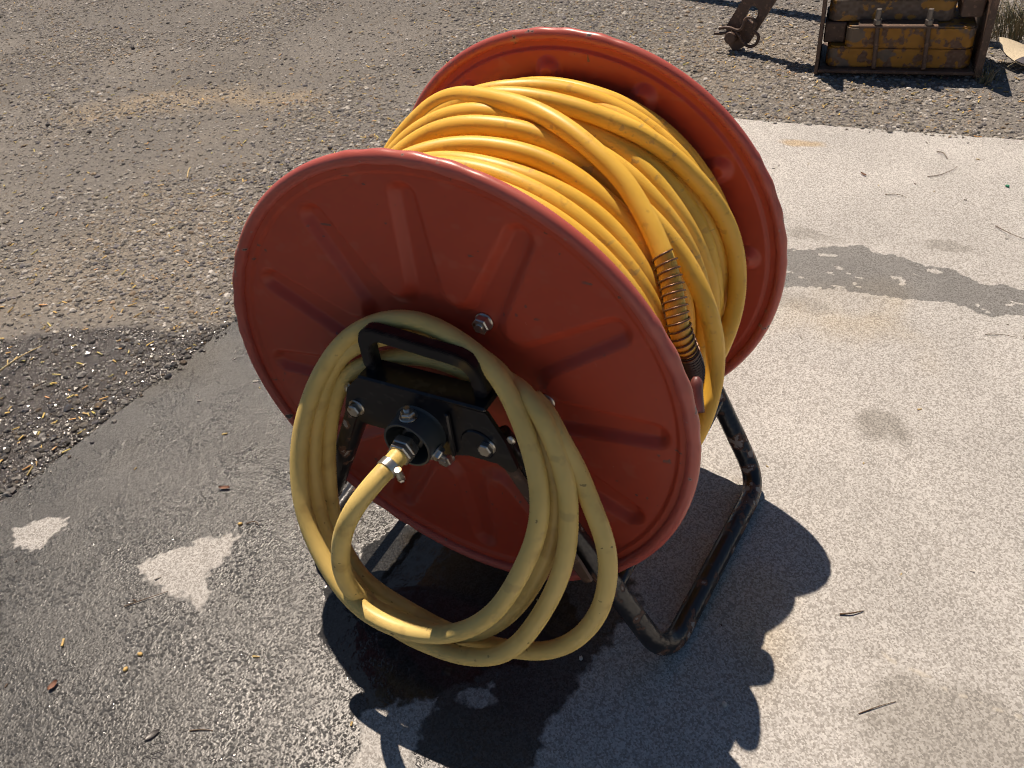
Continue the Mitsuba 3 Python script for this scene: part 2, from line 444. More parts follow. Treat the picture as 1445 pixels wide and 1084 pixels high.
def weight_color(p, n, uv):
    a = 0.6 * fbm(p.x * 38, p.y * 38, p.z * 38, 5) + 0.4 * fbm(p.x * 80, p.y * 80, p.z * 14 + 3, 4)
    c = mix((0.26, 0.118, 0.012), (0.33, 0.155, 0.018), noise(p.x * 60, p.y * 60, p.z * 60))
    rustm = smoothstep(0.50, 0.57, a)
    c = mix(c, mix((0.085, 0.035, 0.018), (0.16, 0.10, 0.065), noise(p.x * 140, p.y * 140, p.z * 140)), rustm)
    grey = smoothstep(0.57, 0.62, fbm(p.x * 16 + 9, p.y * 16, p.z * 16, 4))
    return mix(c, (0.12, 0.10, 0.08), grey * 0.85)


def rusty_color(p, n, uv):
    a = fbm(p.x * 45, p.y * 45, p.z * 45, 4)
    c = mix((0.055, 0.038, 0.030), (0.13, 0.075, 0.05), a)
    return mix(c, (0.20, 0.12, 0.075), smoothstep(0.6, 0.75, fbm(p.x * 90, p.y * 90, p.z * 90, 3)) * 0.7)


bsdf("mat_weight", {"type": "principled", "base_color": proc(weight_color), "roughness": 0.6, "specular": 0.4})
def worn_weight_color(p, n, uv):
    a = fbm(p.x * 30, p.y * 30, p.z * 30, 5)
    c = mix((0.30, 0.15, 0.03), (0.36, 0.19, 0.04), noise(p.x * 60, p.y * 60, p.z * 60))
    return mix(c, mix((0.09, 0.06, 0.042), (0.17, 0.13, 0.10), noise(p.x * 110, p.y * 110, p.z * 110)), smoothstep(0.40, 0.47, a))


bsdf("mat_weight_worn", {"type": "principled", "base_color": proc(worn_weight_color), "roughness": 0.6, "specular": 0.4})
bsdf("mat_rusty", {"type": "principled", "base_color": proc(rusty_color), "roughness": 0.55, "specular": 0.4})
bsdf("mat_cream", {"type": "principled", "base_color": rgb(0.55, 0.47, 0.33), "roughness": 0.5})
bsdf("mat_straw", {"type": "principled", "base_color": {"type": "mesh_attribute", "name": "vertex_color"}, "roughness": 0.75, "specular": 0.3})
bsdf("mat_twig", {"type": "principled", "base_color": rgb(0.10, 0.065, 0.04), "roughness": 0.85})
bsdf("mat_leaf", {"type": "twosided", "bsdf": {"type": "principled", "base_color": rgb(0.16, 0.075, 0.045), "roughness": 0.7}})
bsdf("mat_weed", {"type": "twosided", "bsdf": {"type": "principled", "base_color": {"type": "mesh_attribute", "name": "vertex_color"}, "roughness": 0.7}})
bsdf("mat_glass_green", {"type": "principled", "base_color": rgb(0.02, 0.20, 0.11), "roughness": 0.12})

# ------------------------------------------------------------------ ground: gravel yard, concrete slab
def slab_inside(x, y):
    """distance inside the slab's two visible edges (positive on the slab)"""
    left = x - (-0.9203 + 0.0453 * (y - 0.462))
    back = (1.8777 + 0.0518 * (x + 0.093)) - y
    return np.minimum(left, back)


def graded(lo, hi, far, step):
    near = np.arange(lo, hi + step / 2, step)
    out = step * 1.35 ** np.arange(1, 200)
    c = np.cumsum(out)
    c = c[c < far]
    return np.concatenate([lo - c[::-1], near, hi + c])


gx, gy = graded(-5.2, 1.6, 260, 0.02), graded(-0.6, 3.6, 260, 0.02)
X, Y = np.meshgrid(gx, gy, indexing="ij")
ins = slab_inside(X, Y)
Z = -0.010 + 0.012 * (meshkit.fbm(np.stack([X * 2.2, Y * 2.2, X * 0], -1), 4, 3) - 0.5) + 0.006 * (meshkit.fbm(np.stack([X * 14, Y * 14, X * 0], -1), 3, 8) - 0.5)
Z = np.where(ins > -0.02, np.minimum(Z, -0.012), Z)
Z = np.where(ins > 0.06, -0.06, Z)
nx, ny = X.shape
idx = np.arange(nx * ny).reshape(nx, ny)
q = np.stack([idx[:-1, :-1], idx[1:, :-1], idx[1:, 1:], idx[:-1, 1:]], -1).reshape(-1, 4)
add("gravel_yard", (np.stack([X, Y, Z], -1).reshape(-1, 3), q), "mat_gravel", smooth=True, label="dusty grey-brown gravel yard with tan sandy patches around the concrete pad", kind="structure")

# slab with a slightly ragged, rounded arris along its visible edges
ly = np.concatenate([np.linspace(-6, -0.8, 30), np.linspace(-0.78, 1.836, 260)])
lx = -0.9203 + 0.0453 * (ly - 0.462)
bx_ = np.concatenate([np.linspace(-0.856, 1.6, 250), np.linspace(1.65, 8, 30)])
by_ = 1.8777 + 0.0518 * (bx_ + 0.093)
edge = np.vstack([np.stack([lx, ly], 1), np.stack([bx_, by_], 1)])
nrm = np.gradient(edge, axis=0)
nrm = np.stack([-nrm[:, 1], nrm[:, 0]], 1) / np.linalg.norm(nrm, axis=1, keepdims=True)     # points outwards (left / back)
jit = 0.010 * (meshkit.fbm(np.stack([edge[:, 0] * 18, edge[:, 1] * 18, edge[:, 0] * 0], 1), 4, 5) - 0.5)
edge = edge + nrm * jit[:, None]
keep_e = np.linalg.norm(edge - np.array([-0.857, 1.839]), axis=1) > 0.012
edge, nrm = edge[keep_e], nrm[keep_e]
rings = [(0.0, -0.12), (0.0, -0.010), (-0.003, -0.003), (-0.009, 0.0)]
layers = [np.column_stack([edge + nrm * o, np.full(len(edge), z)]) for o, z in rings]
n = len(edge)
f = []
k = np.arange(n - 1)
for i in range(3):
    f += [np.stack([i * n + k, (i + 1) * n + k, (i + 1) * n + k + 1], 1), np.stack([i * n + k, (i + 1) * n + k + 1, i * n + k + 1], 1)]
strip = trimesh.Trimesh(np.vstack(layers), np.vstack(f), process=False)
if strip.face_normals[4 * (n - 1)][2] < 0:
    strip.invert()
ring = layers[3][:, :2]
tv, tf = trimesh.creation.triangulate_polygon(Polygon(np.vstack([ring, [[8.0, -6.0]]])), engine="earcut")
top_ = trimesh.Trimesh(np.column_stack([tv, np.zeros(len(tv))]), tf, process=False)
if top_.face_normals[0][2] < 0:
    top_.invert()
slab = cat(strip, top_)
add("concrete_pad", slab, "mat_concrete", smooth=25, label="pale sandy concrete pad, damp and dark on its left half, with a wet streak across the back", kind="structure")

# loose stones on the yard
ico = trimesh.creation.icosphere(subdivisions=1, radius=1.0)
ico0 = trimesh.creation.icosahedron()
TEMPL = []
for i in range(8):
    m = ico0.copy()
    v = np.array(m.vertices) * (1 + 0.35 * (rng.random((12, 1)) - 0.5))
    TEMPL.append((v * [1, 0.75, 0.5], np.array(m.faces)))
cam = np.array(EYE)
fw = np.array(AIM) - cam
fw /= np.linalg.norm(fw)
upv = np.array(UPV)
rtv = np.cross(fw, upv)


def in_view(P, m=0.25):
    d = P - cam
    z = d @ fw
    tx = math.tan(math.radians(61.8747 / 2))
    return (z > 0.1) & (np.abs(d @ rtv) < z * tx * (1 + m)) & (np.abs(d @ upv) < z * tx * 0.75 * (1 + m))


def poly_in(x, y, pts):
    c = np.zeros(len(x), bool)
    for (ax, ay), (bx, by) in zip(pts, pts[1:] + pts[:1]):
        if ay != by:
            c ^= ((y >= ay) != (y >= by)) & (x < ax + (y - ay) * (bx - ax) / (by - ay))
    return c


def scatter(P, size, colors, squash=1.0):
    n = len(P)
    kind = rng.integers(0, len(TEMPL), n)
    V, F, C, at = [], [], [], 0
    ang, tilt = rng.random(n) * 2 * np.pi, (rng.random(n) - 0.5) * 0.9
    for k, (tv, tf) in enumerate(TEMPL):
        s = np.nonzero(kind == k)[0]
        if not len(s):
            continue
        a, b = ang[s], tilt[s]
        sv = tv[None] * size[s][:, None, None] * np.array([1, 1, squash])
        sv[..., 1], sv[..., 2] = sv[..., 1] * np.cos(b)[:, None] - sv[..., 2] * np.sin(b)[:, None], sv[..., 1] * np.sin(b)[:, None] + sv[..., 2] * np.cos(b)[:, None]
        x = sv[..., 0] * np.cos(a)[:, None] - sv[..., 1] * np.sin(a)[:, None]
        y = sv[..., 0] * np.sin(a)[:, None] + sv[..., 1] * np.cos(a)[:, None]
        vv = np.stack([x, y, sv[..., 2]], -1) + P[s][:, None]
        # separate vertices per face keep the stones faceted and let each carry one colour
        V.append(vv.reshape(-1, 3))
        F.append((tf[None] + (np.arange(len(s)) * len(tv))[:, None, None]).reshape(-1, 3) + at)
        C.append(np.repeat(colors[s], len(tv), 0))
        at += len(V[-1])
    return (np.vstack(V), np.vstack(F)), np.vstack(C)


def ground_z(x, y):
    p = np.stack([x, y, x * 0], -1)
    return -0.010 + 0.012 * (meshkit.fbm(p * [2.2, 2.2, 1], 4, 3) - 0.5) + 0.006 * (meshkit.fbm(p * [14, 14, 1], 3, 8) - 0.5)


def spill(x, y):
    return rng.random(len(x)) < 0.5 * np.exp(-np.clip(slab_inside(x, y), 0, 1) / 0.012)


N = 900000
sx, sy = rng.uniform(-5.2, 2.0, N), rng.uniform(-0.9, 3.9, N)
keep = in_view(np.stack([sx, sy, sx * 0], 1)) & ((slab_inside(sx, sy) < 0.0) | (spill(sx, sy) & (slab_inside(sx, sy) < 0.05)))
dens = 0.24 + 0.76 * np.clip((meshkit.fbm(np.stack([sx * 1.6, sy * 1.6, sx * 0], 1), 3, 21) - 0.42) * 5, 0, 1)
near = np.clip((np.hypot(sx - EYE[0], sy - EYE[1]) - 1.0) / 3.2, 0, 1)
keep &= rng.random(N) < dens * (1 - 0.55 * near)
sx, sy = sx[keep], sy[keep]
sz = np.where(slab_inside(sx, sy) > -0.002, 0.001, ground_z(sx, sy))
size = np.exp(rng.normal(math.log(0.0031), 0.48, len(sx)))
size = np.clip(size * (1 + 0.25 * near[keep]), 0.0017, 0.012)
PAL = np.array([(0.24, 0.22, 0.19), (0.15, 0.14, 0.13), (0.33, 0.31, 0.28), (0.42, 0.40, 0.37), (0.27, 0.21, 0.15), (0.18, 0.17, 0.175), (0.30, 0.27, 0.225), (0.11, 0.105, 0.105)])
col = PAL[rng.choice(8, len(sx), p=[.24, .12, .17, .12, .08, .1, .12, .05])] * rng.uniform(0.5, 1.2, (len(sx), 1))
wetm = poly_in(sx + 0.03 * (meshkit.noise(np.stack([sx * 16, sy * 16, sx * 0], 1), 2) - 0.5), sy, WETG)
P = np.stack([sx, sy, sz + size * 0.12], 1)
m, c = scatter(P[~wetm], size[~wetm], col[~wetm])
add("gravel", m, "mat_stone", smooth=False, color=c, label="loose grey and tan stones lying dry over the yard", category="gravel", kind="stuff")
m, c = scatter(P[wetm], size[wetm] * 1.15, col[wetm] * 0.42)
add("wet_gravel", m, "mat_wet_stone", smooth=False, color=c, label="dark wet stones at the left edge of the concrete pad", category="gravel", kind="stuff")


def chips(P, L, wd, col, seed):
    r = np.random.default_rng(seed)
    n = len(P)
    box = np.array([[x, y, z] for x in (-1, 1) for y in (-1, 1) for z in (-1, 1)], float)
    fb = np.array([[0, 1, 3], [0, 3, 2], [4, 6, 7], [4, 7, 5], [0, 4, 5], [0, 5, 1], [2, 3, 7], [2, 7, 6], [0, 2, 6], [0, 6, 4], [1, 5, 7], [1, 7, 3]])
    v = box[None] * np.stack([L, wd, wd * 0.45], 1)[:, None]
    v[:, 4:, 1] *= r.uniform(0.2, 1, (n, 1))
    a, b = r.random(n) * 2 * np.pi, (r.random(n) - 0.5) * 0.5
    x, y, z = v[..., 0] * np.cos(b)[:, None] - v[..., 2] * np.sin(b)[:, None], v[..., 1], v[..., 0] * np.sin(b)[:, None] + v[..., 2] * np.cos(b)[:, None]
    v = np.stack([x * np.cos(a)[:, None] - y * np.sin(a)[:, None], x * np.sin(a)[:, None] + y * np.cos(a)[:, None], z], -1) + P[:, None]
    return (v.reshape(-1, 3), (fb[None] + (np.arange(n) * 8)[:, None, None]).reshape(-1, 3)), np.repeat(col, 8, 0)


n = 17000
sx, sy = rng.uniform(-4.5, 1.2, n), rng.uniform(-0.5, 3.4, n)
d = slab_inside(sx, sy)
keep = in_view(np.stack([sx, sy, sx * 0], 1)) & (d < -0.003) & (rng.random(n) < 0.10 + 0.9 * np.exp(d / 0.5) * (meshkit.noise(np.stack([sx * 3, sy * 3, sx * 0], 1), 4) + 0.1))
sx, sy = sx[keep], sy[keep]
n = len(sx)
L = np.exp(rng.normal(math.log(0.0055), 0.4, n)).clip(0.002, 0.014)
col = np.array([0.50, 0.35, 0.13]) * rng.uniform(0.55, 1.15, (n, 1)) * (1 + rng.uniform(-0.15, 0.15, (n, 3)))
m, c = chips(np.stack([sx, sy, ground_z(sx, sy) + 0.004], 1), L, np.minimum(L * 0.35, 0.0018), col, 3)
add("straw_chips", m, "mat_straw", smooth=False, color=c, label="yellow straw and wood chips strewn among the stones", category="straw", kind="stuff")
n = 420
sx, sy = rng.uniform(-0.9, 1.5, n), rng.uniform(-0.6, 1.9, n)
keep = in_view(np.stack([sx, sy, sx * 0], 1)) & (slab_inside(sx, sy) > 0.01) & (rng.random(n) < 0.3 + 0.7 * np.exp(-slab_inside(sx, sy) / 0.2))
sx, sy = sx[keep], sy[keep]
n = len(sx)
L = np.exp(rng.normal(math.log(0.0035), 0.45, n)).clip(0.0015, 0.010)
col = np.array([(0.42, 0.30, 0.12), (0.10, 0.07, 0.05), (0.35, 0.33, 0.30)])[rng.integers(0, 3, n)] * rng.uniform(0.6, 1.1, (n, 1))
m, c = chips(np.stack([sx, sy, np.full(n, 0.0012)], 1), L, np.minimum(L * 0.4, 0.0018), col, 5)
add("litter", m, "mat_straw", smooth=False, color=c, label="tiny chips and grit scattered over the concrete pad", category="litter", kind="stuff")

# ------------------------------------------------------------------ hose reel
REEL = "hose_reel"
tag(REEL, "red steel hose reel with two ribbed round flanges on a worn black tube frame", "hose reel")
RIBS = (0.05908, 0.07592)
WARP = ((-0.00294, 0.0036, 0.0034, 0.00015), (0.00511, -0.0038, 0.00016, -0.00012))


def warp(th, r, c):
    return (c[0] * np.cos(2 * th) + c[1] * np.sin(2 * th)) * (r / R) ** 2 + (c[2] * np.cos(3 * th) + c[3] * np.sin(3 * th)) * (r / R) ** 3


def sstep(a, b, x):
    t = np.clip((x - a) / (b - a), 0, 1)
    return t * t * (3 - 2 * t)


def flange_h(r, th, ph):
    """pressing depth of the flange towards the drum"""
    a = (th - ph + np.pi / 12) % (np.pi / 6) - np.pi / 12
    u, w = r * np.cos(a), np.abs(r * np.sin(a))
    half = 0.0215 + 0.007 * np.clip((0.28 - u) / 0.13, 0, 1)
    tip = 0.3012 - 0.0215
    d1 = np.where(u > tip, np.hypot(u - tip, w) - 0.0215, w - half)
    d2 = r - 0.150
    k = 0.024
    h = np.clip(0.5 + 0.5 * (d2 - d1) / k, 0, 1)
    sd = d2 * (1 - h) + d1 * h - k * h * (1 - h)
    depth = 0.0112 * (1 - sstep(-0.0155, 0.0010, sd))
    return depth - 0.0035 * sstep(0.3085, 0.3125, r)


def flange(y0, sign, ph, wc):
    rr = np.concatenate([np.linspace(0.018, 0.15, 24), np.linspace(0.153, 0.306, 62), np.linspace(0.308, 0.332, 13)])
    th = np.arange(900) * 2 * np.pi / 900
    Rg, Tg = np.meshgrid(rr, th, indexing="ij")
    h = sign * flange_h(Rg, Tg, ph) + warp(Tg, Rg, wc)
    n1, n2 = Rg.shape
    i = np.arange(n1 - 1)[:, None]
    j = np.arange(n2)[None]
    j2 = (j + 1) % n2
    q = np.stack([i * n2 + j, (i + 1) * n2 + j, (i + 1) * n2 + j2, i * n2 + j2], -1).reshape(-1, 4)
    ms = []
    for off, flip in ((0.0, False), (0.0016 * sign, True)):
        v = np.stack([Rg * np.cos(Tg), y0 + h + off, H + Rg * np.sin(Tg)], -1).reshape(-1, 3)
        qq = q[:, ::-1] if flip else q
        ms.append(trimesh.Trimesh(v, np.vstack([qq[:, [0, 1, 2]], qq[:, [0, 2, 3]]]), process=False))
    th2 = np.arange(360) * 2 * np.pi / 360
    wv = 0.0007 * np.sin(th2 * 46) * (np.sin(th2 * 5) > 0.2)
    path = np.stack([(R - 0.0085) * np.cos(th2), y0 - 0.0035 * sign + warp(th2, R, wc), H + (R - 0.0085) * np.sin(th2)], 1)
    return ms, tube(path, 0.0085 + wv, 18, closed=True)


for y0, sign, ph, wc, lab in ((0.0, 1, RIBS[0], WARP[0], "front red flange, pressed with twelve radial ribs"), (W, -1, RIBS[1], WARP[1], "rear red flange behind the wound hose")):
    ms, rim = flange(y0, sign, ph, wc)
    k = add(REEL + "__flange", cat(*ms), "mat_red", smooth=True, label=lab)
    add(k + "__rim", rim, "mat_rim", smooth=True)
    for i in range(6):
        a = math.radians(63 - 55.3 * i)
        add(k + "__bolt", hexbolt((0.138 * math.cos(a), y0 + sign * 0.0110, H + 0.138 * math.sin(a)), (0, -sign, 0), 0.020, 0.013, 0.0122, 0.003, 0.4 + i), "mat_zinc", smooth=20)
add(REEL + "__drum", lathe([(0, 0.014), (0.225, 0.014), (0.225, W - 0.014), (0, W - 0.014)], (0, 0, H), (0, 1, 0), 64), "mat_red", smooth=40)
add(REEL + "__axle", lathe([(0, -0.07), (0.016, -0.07), (0.016, W + 0.07), (0, W + 0.07)], (0, 0, H), (0, 1, 0), 24), "mat_plate", smooth=40)

# frame: on each side one bent tube is front leg, skid and rear leg
TR = 0.0158


def bend(pts, rad, step=0.006):
    p = [np.array(a, float) for a in pts]
    out = [p[0]]
    for a, b, c in zip(p, p[1:], p[2:]):
        u, w = (a - b) / np.linalg.norm(a - b), (c - b) / np.linalg.norm(c - b)
        half = math.acos(np.clip(u @ w, -1, 1)) / 2
        L = rad / math.tan(half)
        s, e = b + u * L, b + w * L
        for t in np.linspace(0, 1, 14):
            out.append((1 - t) ** 2 * s + 2 * t * (1 - t) * b * 1.0 + t ** 2 * e)
    out.append(p[-1])
    q = [out[0]]
    for a, b in zip(out, out[1:]):
        k = max(1, int(np.linalg.norm(b - a) / step))
        q += [a + (b - a) * t for t in np.linspace(0, 1, k + 1)[1:]]
    return np.array(q)


right = [(0.100, -0.052, 0.402), (0.312, -0.026, TR), (0.345, 0.356, TR), (0.095, W + 0.052, 0.402)]
left = [(-0.100, -0.052, 0.402), (-0.298, -0.055, TR), (-0.322, 0.356, TR), (-0.095, W + 0.052, 0.402)]
add(REEL + "__frame_tube", tube(bend(right, 0.062), TR, 20), "mat_frame", smooth=True, label="right leg and skid tube, black paint chipped and rusty along the bottom")
add(REEL + "__frame_tube", tube(bend(left, 0.062), TR, 20), "mat_frame", smooth=True)
for s, a, b in ((1, (0.240, -0.034, 0.142), (0.262, 0.392, 0.152)), (-1, (-0.240, -0.054, 0.142), (-0.248, 0.392, 0.152))):
    a, b = np.array(a), np.array(b)
    add(REEL + "__cross_bar", tube(a + (b - a) * np.linspace(0, 1, 40)[:, None], 0.0085, 14), "mat_frame", smooth=True)
# rough ended straps lapped over the front legs
for s in (1, -1):
    a, b = np.array((s * 0.112, -0.066, 0.385)), np.array((s * (0.2135 if s > 0 else 0.180), -0.0625, 0.190 if s > 0 else 0.245))
    u = (b - a) / np.linalg.norm(b - a)
    sd = np.cross(u, [0, 1.0, 0])
    t = np.linspace(0, 1, 24)
    prof = [(-0.010, 0), (-0.0085, -0.003), (0, -0.0045), (0.0085, -0.003), (0.010, 0), (0.0085, 0.0012), (0, 0.0005), (-0.0085, 0.0012)]
    V = []
    for i, tt in enumerate(t):
        for j, (x_, y_) in enumerate(prof):
            e = 0 if i < 20 else rng.uniform(-0.004, 0.004) * (i - 19) / 4
            V.append(a + (b - a) * tt + sd * x_ * (1 - 0.18 * max(0, i - 20) / 3) + np.array([0, y_ * 1.2, 0]) + u * e)
    k8 = len(prof)
    F = []
    for i in range(23):
        for j in range(k8):
            F.append([i * k8 + j, i * k8 + (j + 1) % k8, (i + 1) * k8 + (j + 1) % k8])
            F.append([i * k8 + j, (i + 1) * k8 + (j + 1) % k8, (i + 1) * k8 + j])
    for j in range(1, k8 - 1):
        F += [[0, j + 1, j], [23 * k8, 23 * k8 + j, 23 * k8 + j + 1]]
    mm = trimesh.Trimesh(np.array(V), np.array(F), process=False)
    if mm.volume < 0:
        mm.invert()
    add(REEL + "__leg_strap", mm, "mat_rusty" if s > 0 else "mat_frame", smooth=40)

# hub plates: pressed steel with a turned top flange, carry handle, collar


def hub_plate(y0, y1):
    pl = Polygon([(-0.118, 0.392), (-0.112, 0.381), (-0.084, 0.376), (-0.060, 0.376), (-0.034, 0.362), (0.0, 0.356), (0.034, 0.362), (0.05, 0.3665), (0.066, 0.372), (0.106, 0.372), (0.124, 0.362), (0.134, 0.372),
                  (0.120, 0.415), (0.100, 0.452), (-0.084, 0.454), (-0.104, 0.432)]).buffer(-0.006).buffer(0.006)
    return extrude_xz(pl, y0, y1)


pk = add(REEL + "__hub_plate", hub_plate(-0.072, -0.066), "mat_plate", smooth=30, label="black front hub plate with collar and bolts")
add(pk + "__top_flange", cbox((-0.084, -0.0718, 0.4505), (0.099, -0.030, 0.4575), 0.0025), "mat_plate", smooth=25)
bk = add(REEL + "__hub_plate", hub_plate(W + 0.066, W + 0.072), "mat_plate", smooth=30)
for x_, z_, s_ in ((-0.0962, 0.4022, 1), (0.0958, 0.3985, 1)):
    add(pk + "__bolt", hexbolt((x_, -0.072, z_), (0, -1, 0), 0.0165, 0.0105, 0.0118, 0.0, 0.5 * s_), "mat_zinc", smooth=20)
add(pk + "__washer", lathe([(0, 0.0025), (0.0215, 0.0025), (0.023, 0.001), (0.023, 0), (0, 0)], (0.082, -0.072, 0.3965), (0, -1, 0), 32), "mat_plate", smooth=30)
add(pk + "__screw", lathe([(0, 0.003), (0.003, 0.003), (0.0055, 0.0015), (0.006, 0), (0, 0)], (0.1295, -0.0705, 0.4185), (0, -1, 0), 20), "mat_zinc", smooth=30)
add(pk + "__screw", hexbolt((-0.112, -0.060, 0.4215), (-0.5, -0.8, 0.2), 0.009, 0.006, 0.007), "mat_zinc", smooth=20)
add(pk + "__rib", cbox((0.044, -0.080, 0.369), (0.050, -0.0725, 0.440), 0.002), "mat_plate", smooth=25)

outer = Polygon([(-0.083, 0.455), (-0.083, 0.500), (-0.079, 0.513), (-0.068, 0.5225), (-0.055, 0.5245), (0.060, 0.5165), (0.074, 0.512), (0.084, 0.503), (0.0915, 0.488), (0.0965, 0.455)])
outer = outer.buffer(-0.012).buffer(0.012)
inner = Polygon([(-0.0650, 0.445), (-0.0650, 0.490), (-0.0625, 0.4990), (-0.0535, 0.5050), (0.0535, 0.4973), (0.0645, 0.494), (0.0720, 0.485), (0.0765, 0.445)])
inner = inner.buffer(-0.009).buffer(0.009).union(sbox(-0.0645, 0.44, 0.0755, 0.47))
hb = outer.difference(inner)


def rounded_extrude(poly, y0, y1, c=0.0022, n=3):
    """extrusion whose front and rear edges are rounded in steps"""
    ms = []
    ms.append(extrude_xz(poly.buffer(0), y0 + c, y1 - c))
    for i in range(1, n + 1):
        a = i / n * math.pi / 2
        o, dy = c * (1 - math.cos(a)), c * math.sin(a)
        g = poly.buffer(-o)
        ms.append(extrude_xz(g, y0 + c - dy, y1 - c + dy))
    return cat(*ms)


add(REEL + "__carry_handle", rounded_extrude(hb, -0.0565, -0.0375, 0.0045, 5), "mat_plate", smooth=30, label="black D shaped carry handle above the hub")
ck = add(REEL + "__hub_collar", lathe([(0.0275, 0.0), (0.0375, 0.0), (0.0362, 0.003), (0.0340, 0.006), (0.0335, 0.034), (0.0328, 0.0355), (0.0305, 0.0355), (0.0297, 0.0345), (0.0285, 0.004), (0.0275, 0.0)], (0, -0.070, H), (0, -1, 0), 48), "mat_collar", smooth=40)
for a in (92, 212, 332):
    u = np.array([math.cos(math.radians(a)), 0, math.sin(math.radians(a))])
    add(ck + "__set_screw", hexbolt(np.array([0, -0.0885, H]) + u * 0.0332, u, 0.0165, 0.0085, 0.0118, 0.006, 0.2), "mat_zinc", smooth=20)
add(REEL + "__swivel_body", lathe([(0, 0.0), (0.017, 0.0), (0.017, 0.020), (0.012, 0.022), (0.012, 0.036), (0, 0.036)], (0, -0.07, H), (0, -1, 0), 6), "mat_dark_steel", smooth=20)
# latch pin tucked inside the front flange's right edge
add(REEL + "__latch_pin", tube(spline([(0.3155, 0.0385, 0.4835), (0.3175, 0.034, 0.476), (0.321, 0.027, 0.463), (0.326, 0.018, 0.449)], 16), np.concatenate([[0.003, 0.0052, 0.0066], np.full(13, 0.0072)]), 14), "mat_grip", smooth=True)

# ------------------------------------------------------------------ the long hose wound on the drum
WOUND = "wound_hose"
tag(WOUND, "long yellow rubber hose wound in many turns between the red flanges", "hose")
HR = 0.0127
TURNS = {
    "H1": [(80.2, 0.268, 0.1096), (55.8, 0.268, 0.1099), (47.1, 0.268, 0.108), (38.7, 0.268, 0.1103), (30.5, 0.268, 0.1089)],
    "H2": [(74.3, 0.268, 0.1261), (63.9, 0.268, 0.1333), (50.5, 0.268, 0.1387), (40.4, 0.268, 0.1332), (32.5, 0.268, 0.125)],
    "H3": [(115, 0.276, 0.12), (109.9, 0.2766, 0.13), (107.4, 0.2761, 0.145), (97.8, 0.271, 0.165), (83.4, 0.2689, 0.173), (68.5, 0.268, 0.179), (58.0, 0.268, 0.1695), (49.7, 0.268, 0.1729), (42.2, 0.268, 0.1704), (35.5, 0.268, 0.1566)],
    "H4N": [(123.5, 0.2747, 0.17), (118.6, 0.2813, 0.18), (112.0, 0.284, 0.195), (105.1, 0.286, 0.2), (90.4, 0.2805, 0.205), (76.5, 0.275, 0.2176), (68.5, 0.27, 0.2164), (59.1, 0.268, 0.2035), (39.0, 0.274, 0.2093), (31.7, 0.278, 0.204), (24.4, 0.284, 0.2039), (18.7, 0.292, 0.1936), (14.7, 0.296, 0.1856), (6.3, 0.2954, 0.197), (-0.5, 0.2985, 0.197), (-5.3, 0.3048, 0.185), (-9.5, 0.3081, 0.162), (-13.0, 0.3093, 0.135), (-25, 0.31, 0.12)],
    "H5M0": [(131.6, 0.2807, 0.21), (128.4, 0.2863, 0.22), (120.9, 0.288, 0.23), (114.0, 0.2882, 0.235), (101.5, 0.2885, 0.24), (94.0, 0.2821, 0.24), (53.0, 0.268, 0.2482), (45.0, 0.268, 0.2416), (35.7, 0.268, 0.2462), (25.4, 0.268, 0.2477), (16.3, 0.268, 0.2478)],
    "X1": [(142.0, 0.2841, 0.24), (133.9, 0.2922, 0.25), (124.4, 0.2973, 0.262), (114.3, 0.3044, 0.268), (105.0, 0.3018, 0.262), (96.4, 0.2965, 0.25), (86.2, 0.2955, 0.238), (77.4, 0.297, 0.2208), (69.6, 0.296, 0.21), (61.4, 0.295, 0.1962), (53.0, 0.295, 0.1857), (47.4, 0.294, 0.1719), (41.3, 0.294, 0.1582), (37.7, 0.294, 0.1499), (32.1, 0.294, 0.1359), (24.0, 0.294, 0.1067), (18.6, 0.294, 0.094), (12.1, 0.293, 0.108), (2.8, 0.291, 0.124)],
    "X2": [(93.1, 0.3, 0.2595), (88.4, 0.296, 0.2649), (75.5, 0.292, 0.28), (65.1, 0.292, 0.2852), (55.0, 0.292, 0.3052), (46.7, 0.292, 0.3108), (36.9, 0.292, 0.3185), (26.8, 0.292, 0.3326), (18.8, 0.292, 0.3342),
           (11.1, 0.292, 0.3325), (7.6, 0.292, 0.3265), (-0.9, 0.292, 0.3179), (-5.1, 0.292, 0.28)],
    "X3": [(112.5, 0.2902, 0.3), (103.0, 0.2906, 0.305), (93.7, 0.2866, 0.318), (84.6, 0.2797, 0.343), (73.2, 0.275, 0.3488), (65.6, 0.27, 0.3604)],
    "X4": [(89.0, 0.272, 0.369), (78.5, 0.272, 0.3652), (66.9, 0.272, 0.3733), (58.4, 0.272, 0.3758), (48.8, 0.272, 0.3753)],
    "M1": [(71.4, 0.268, 0.2771), (62.6, 0.268, 0.2833), (53.4, 0.268, 0.2786), (40.1, 0.268, 0.2717), (30.1, 0.268, 0.2719), (20.7, 0.268, 0.2723), (9.4, 0.268, 0.2809)],
    "M2": [(52.2, 0.268, 0.2898), (43.4, 0.268, 0.3013), (34.2, 0.268, 0.3019), (23.7, 0.268, 0.3001), (13.4, 0.268, 0.2967)],
    "M3": [(63.6, 0.268, 0.2934), (51.8, 0.268, 0.3102), (39.2, 0.268, 0.3163), (29.5, 0.268, 0.3234), (18.3, 0.268, 0.3271), (7.1, 0.268, 0.3292)],
    "M4": [(32.4, 0.268, 0.3445), (23.2, 0.268, 0.3506), (12.6, 0.268, 0.3567), (0.6, 0.268, 0.3616)],
}


def cyl(a, r, y):
    return (r * math.cos(math.radians(a)), y, H + r * math.sin(math.radians(a)))


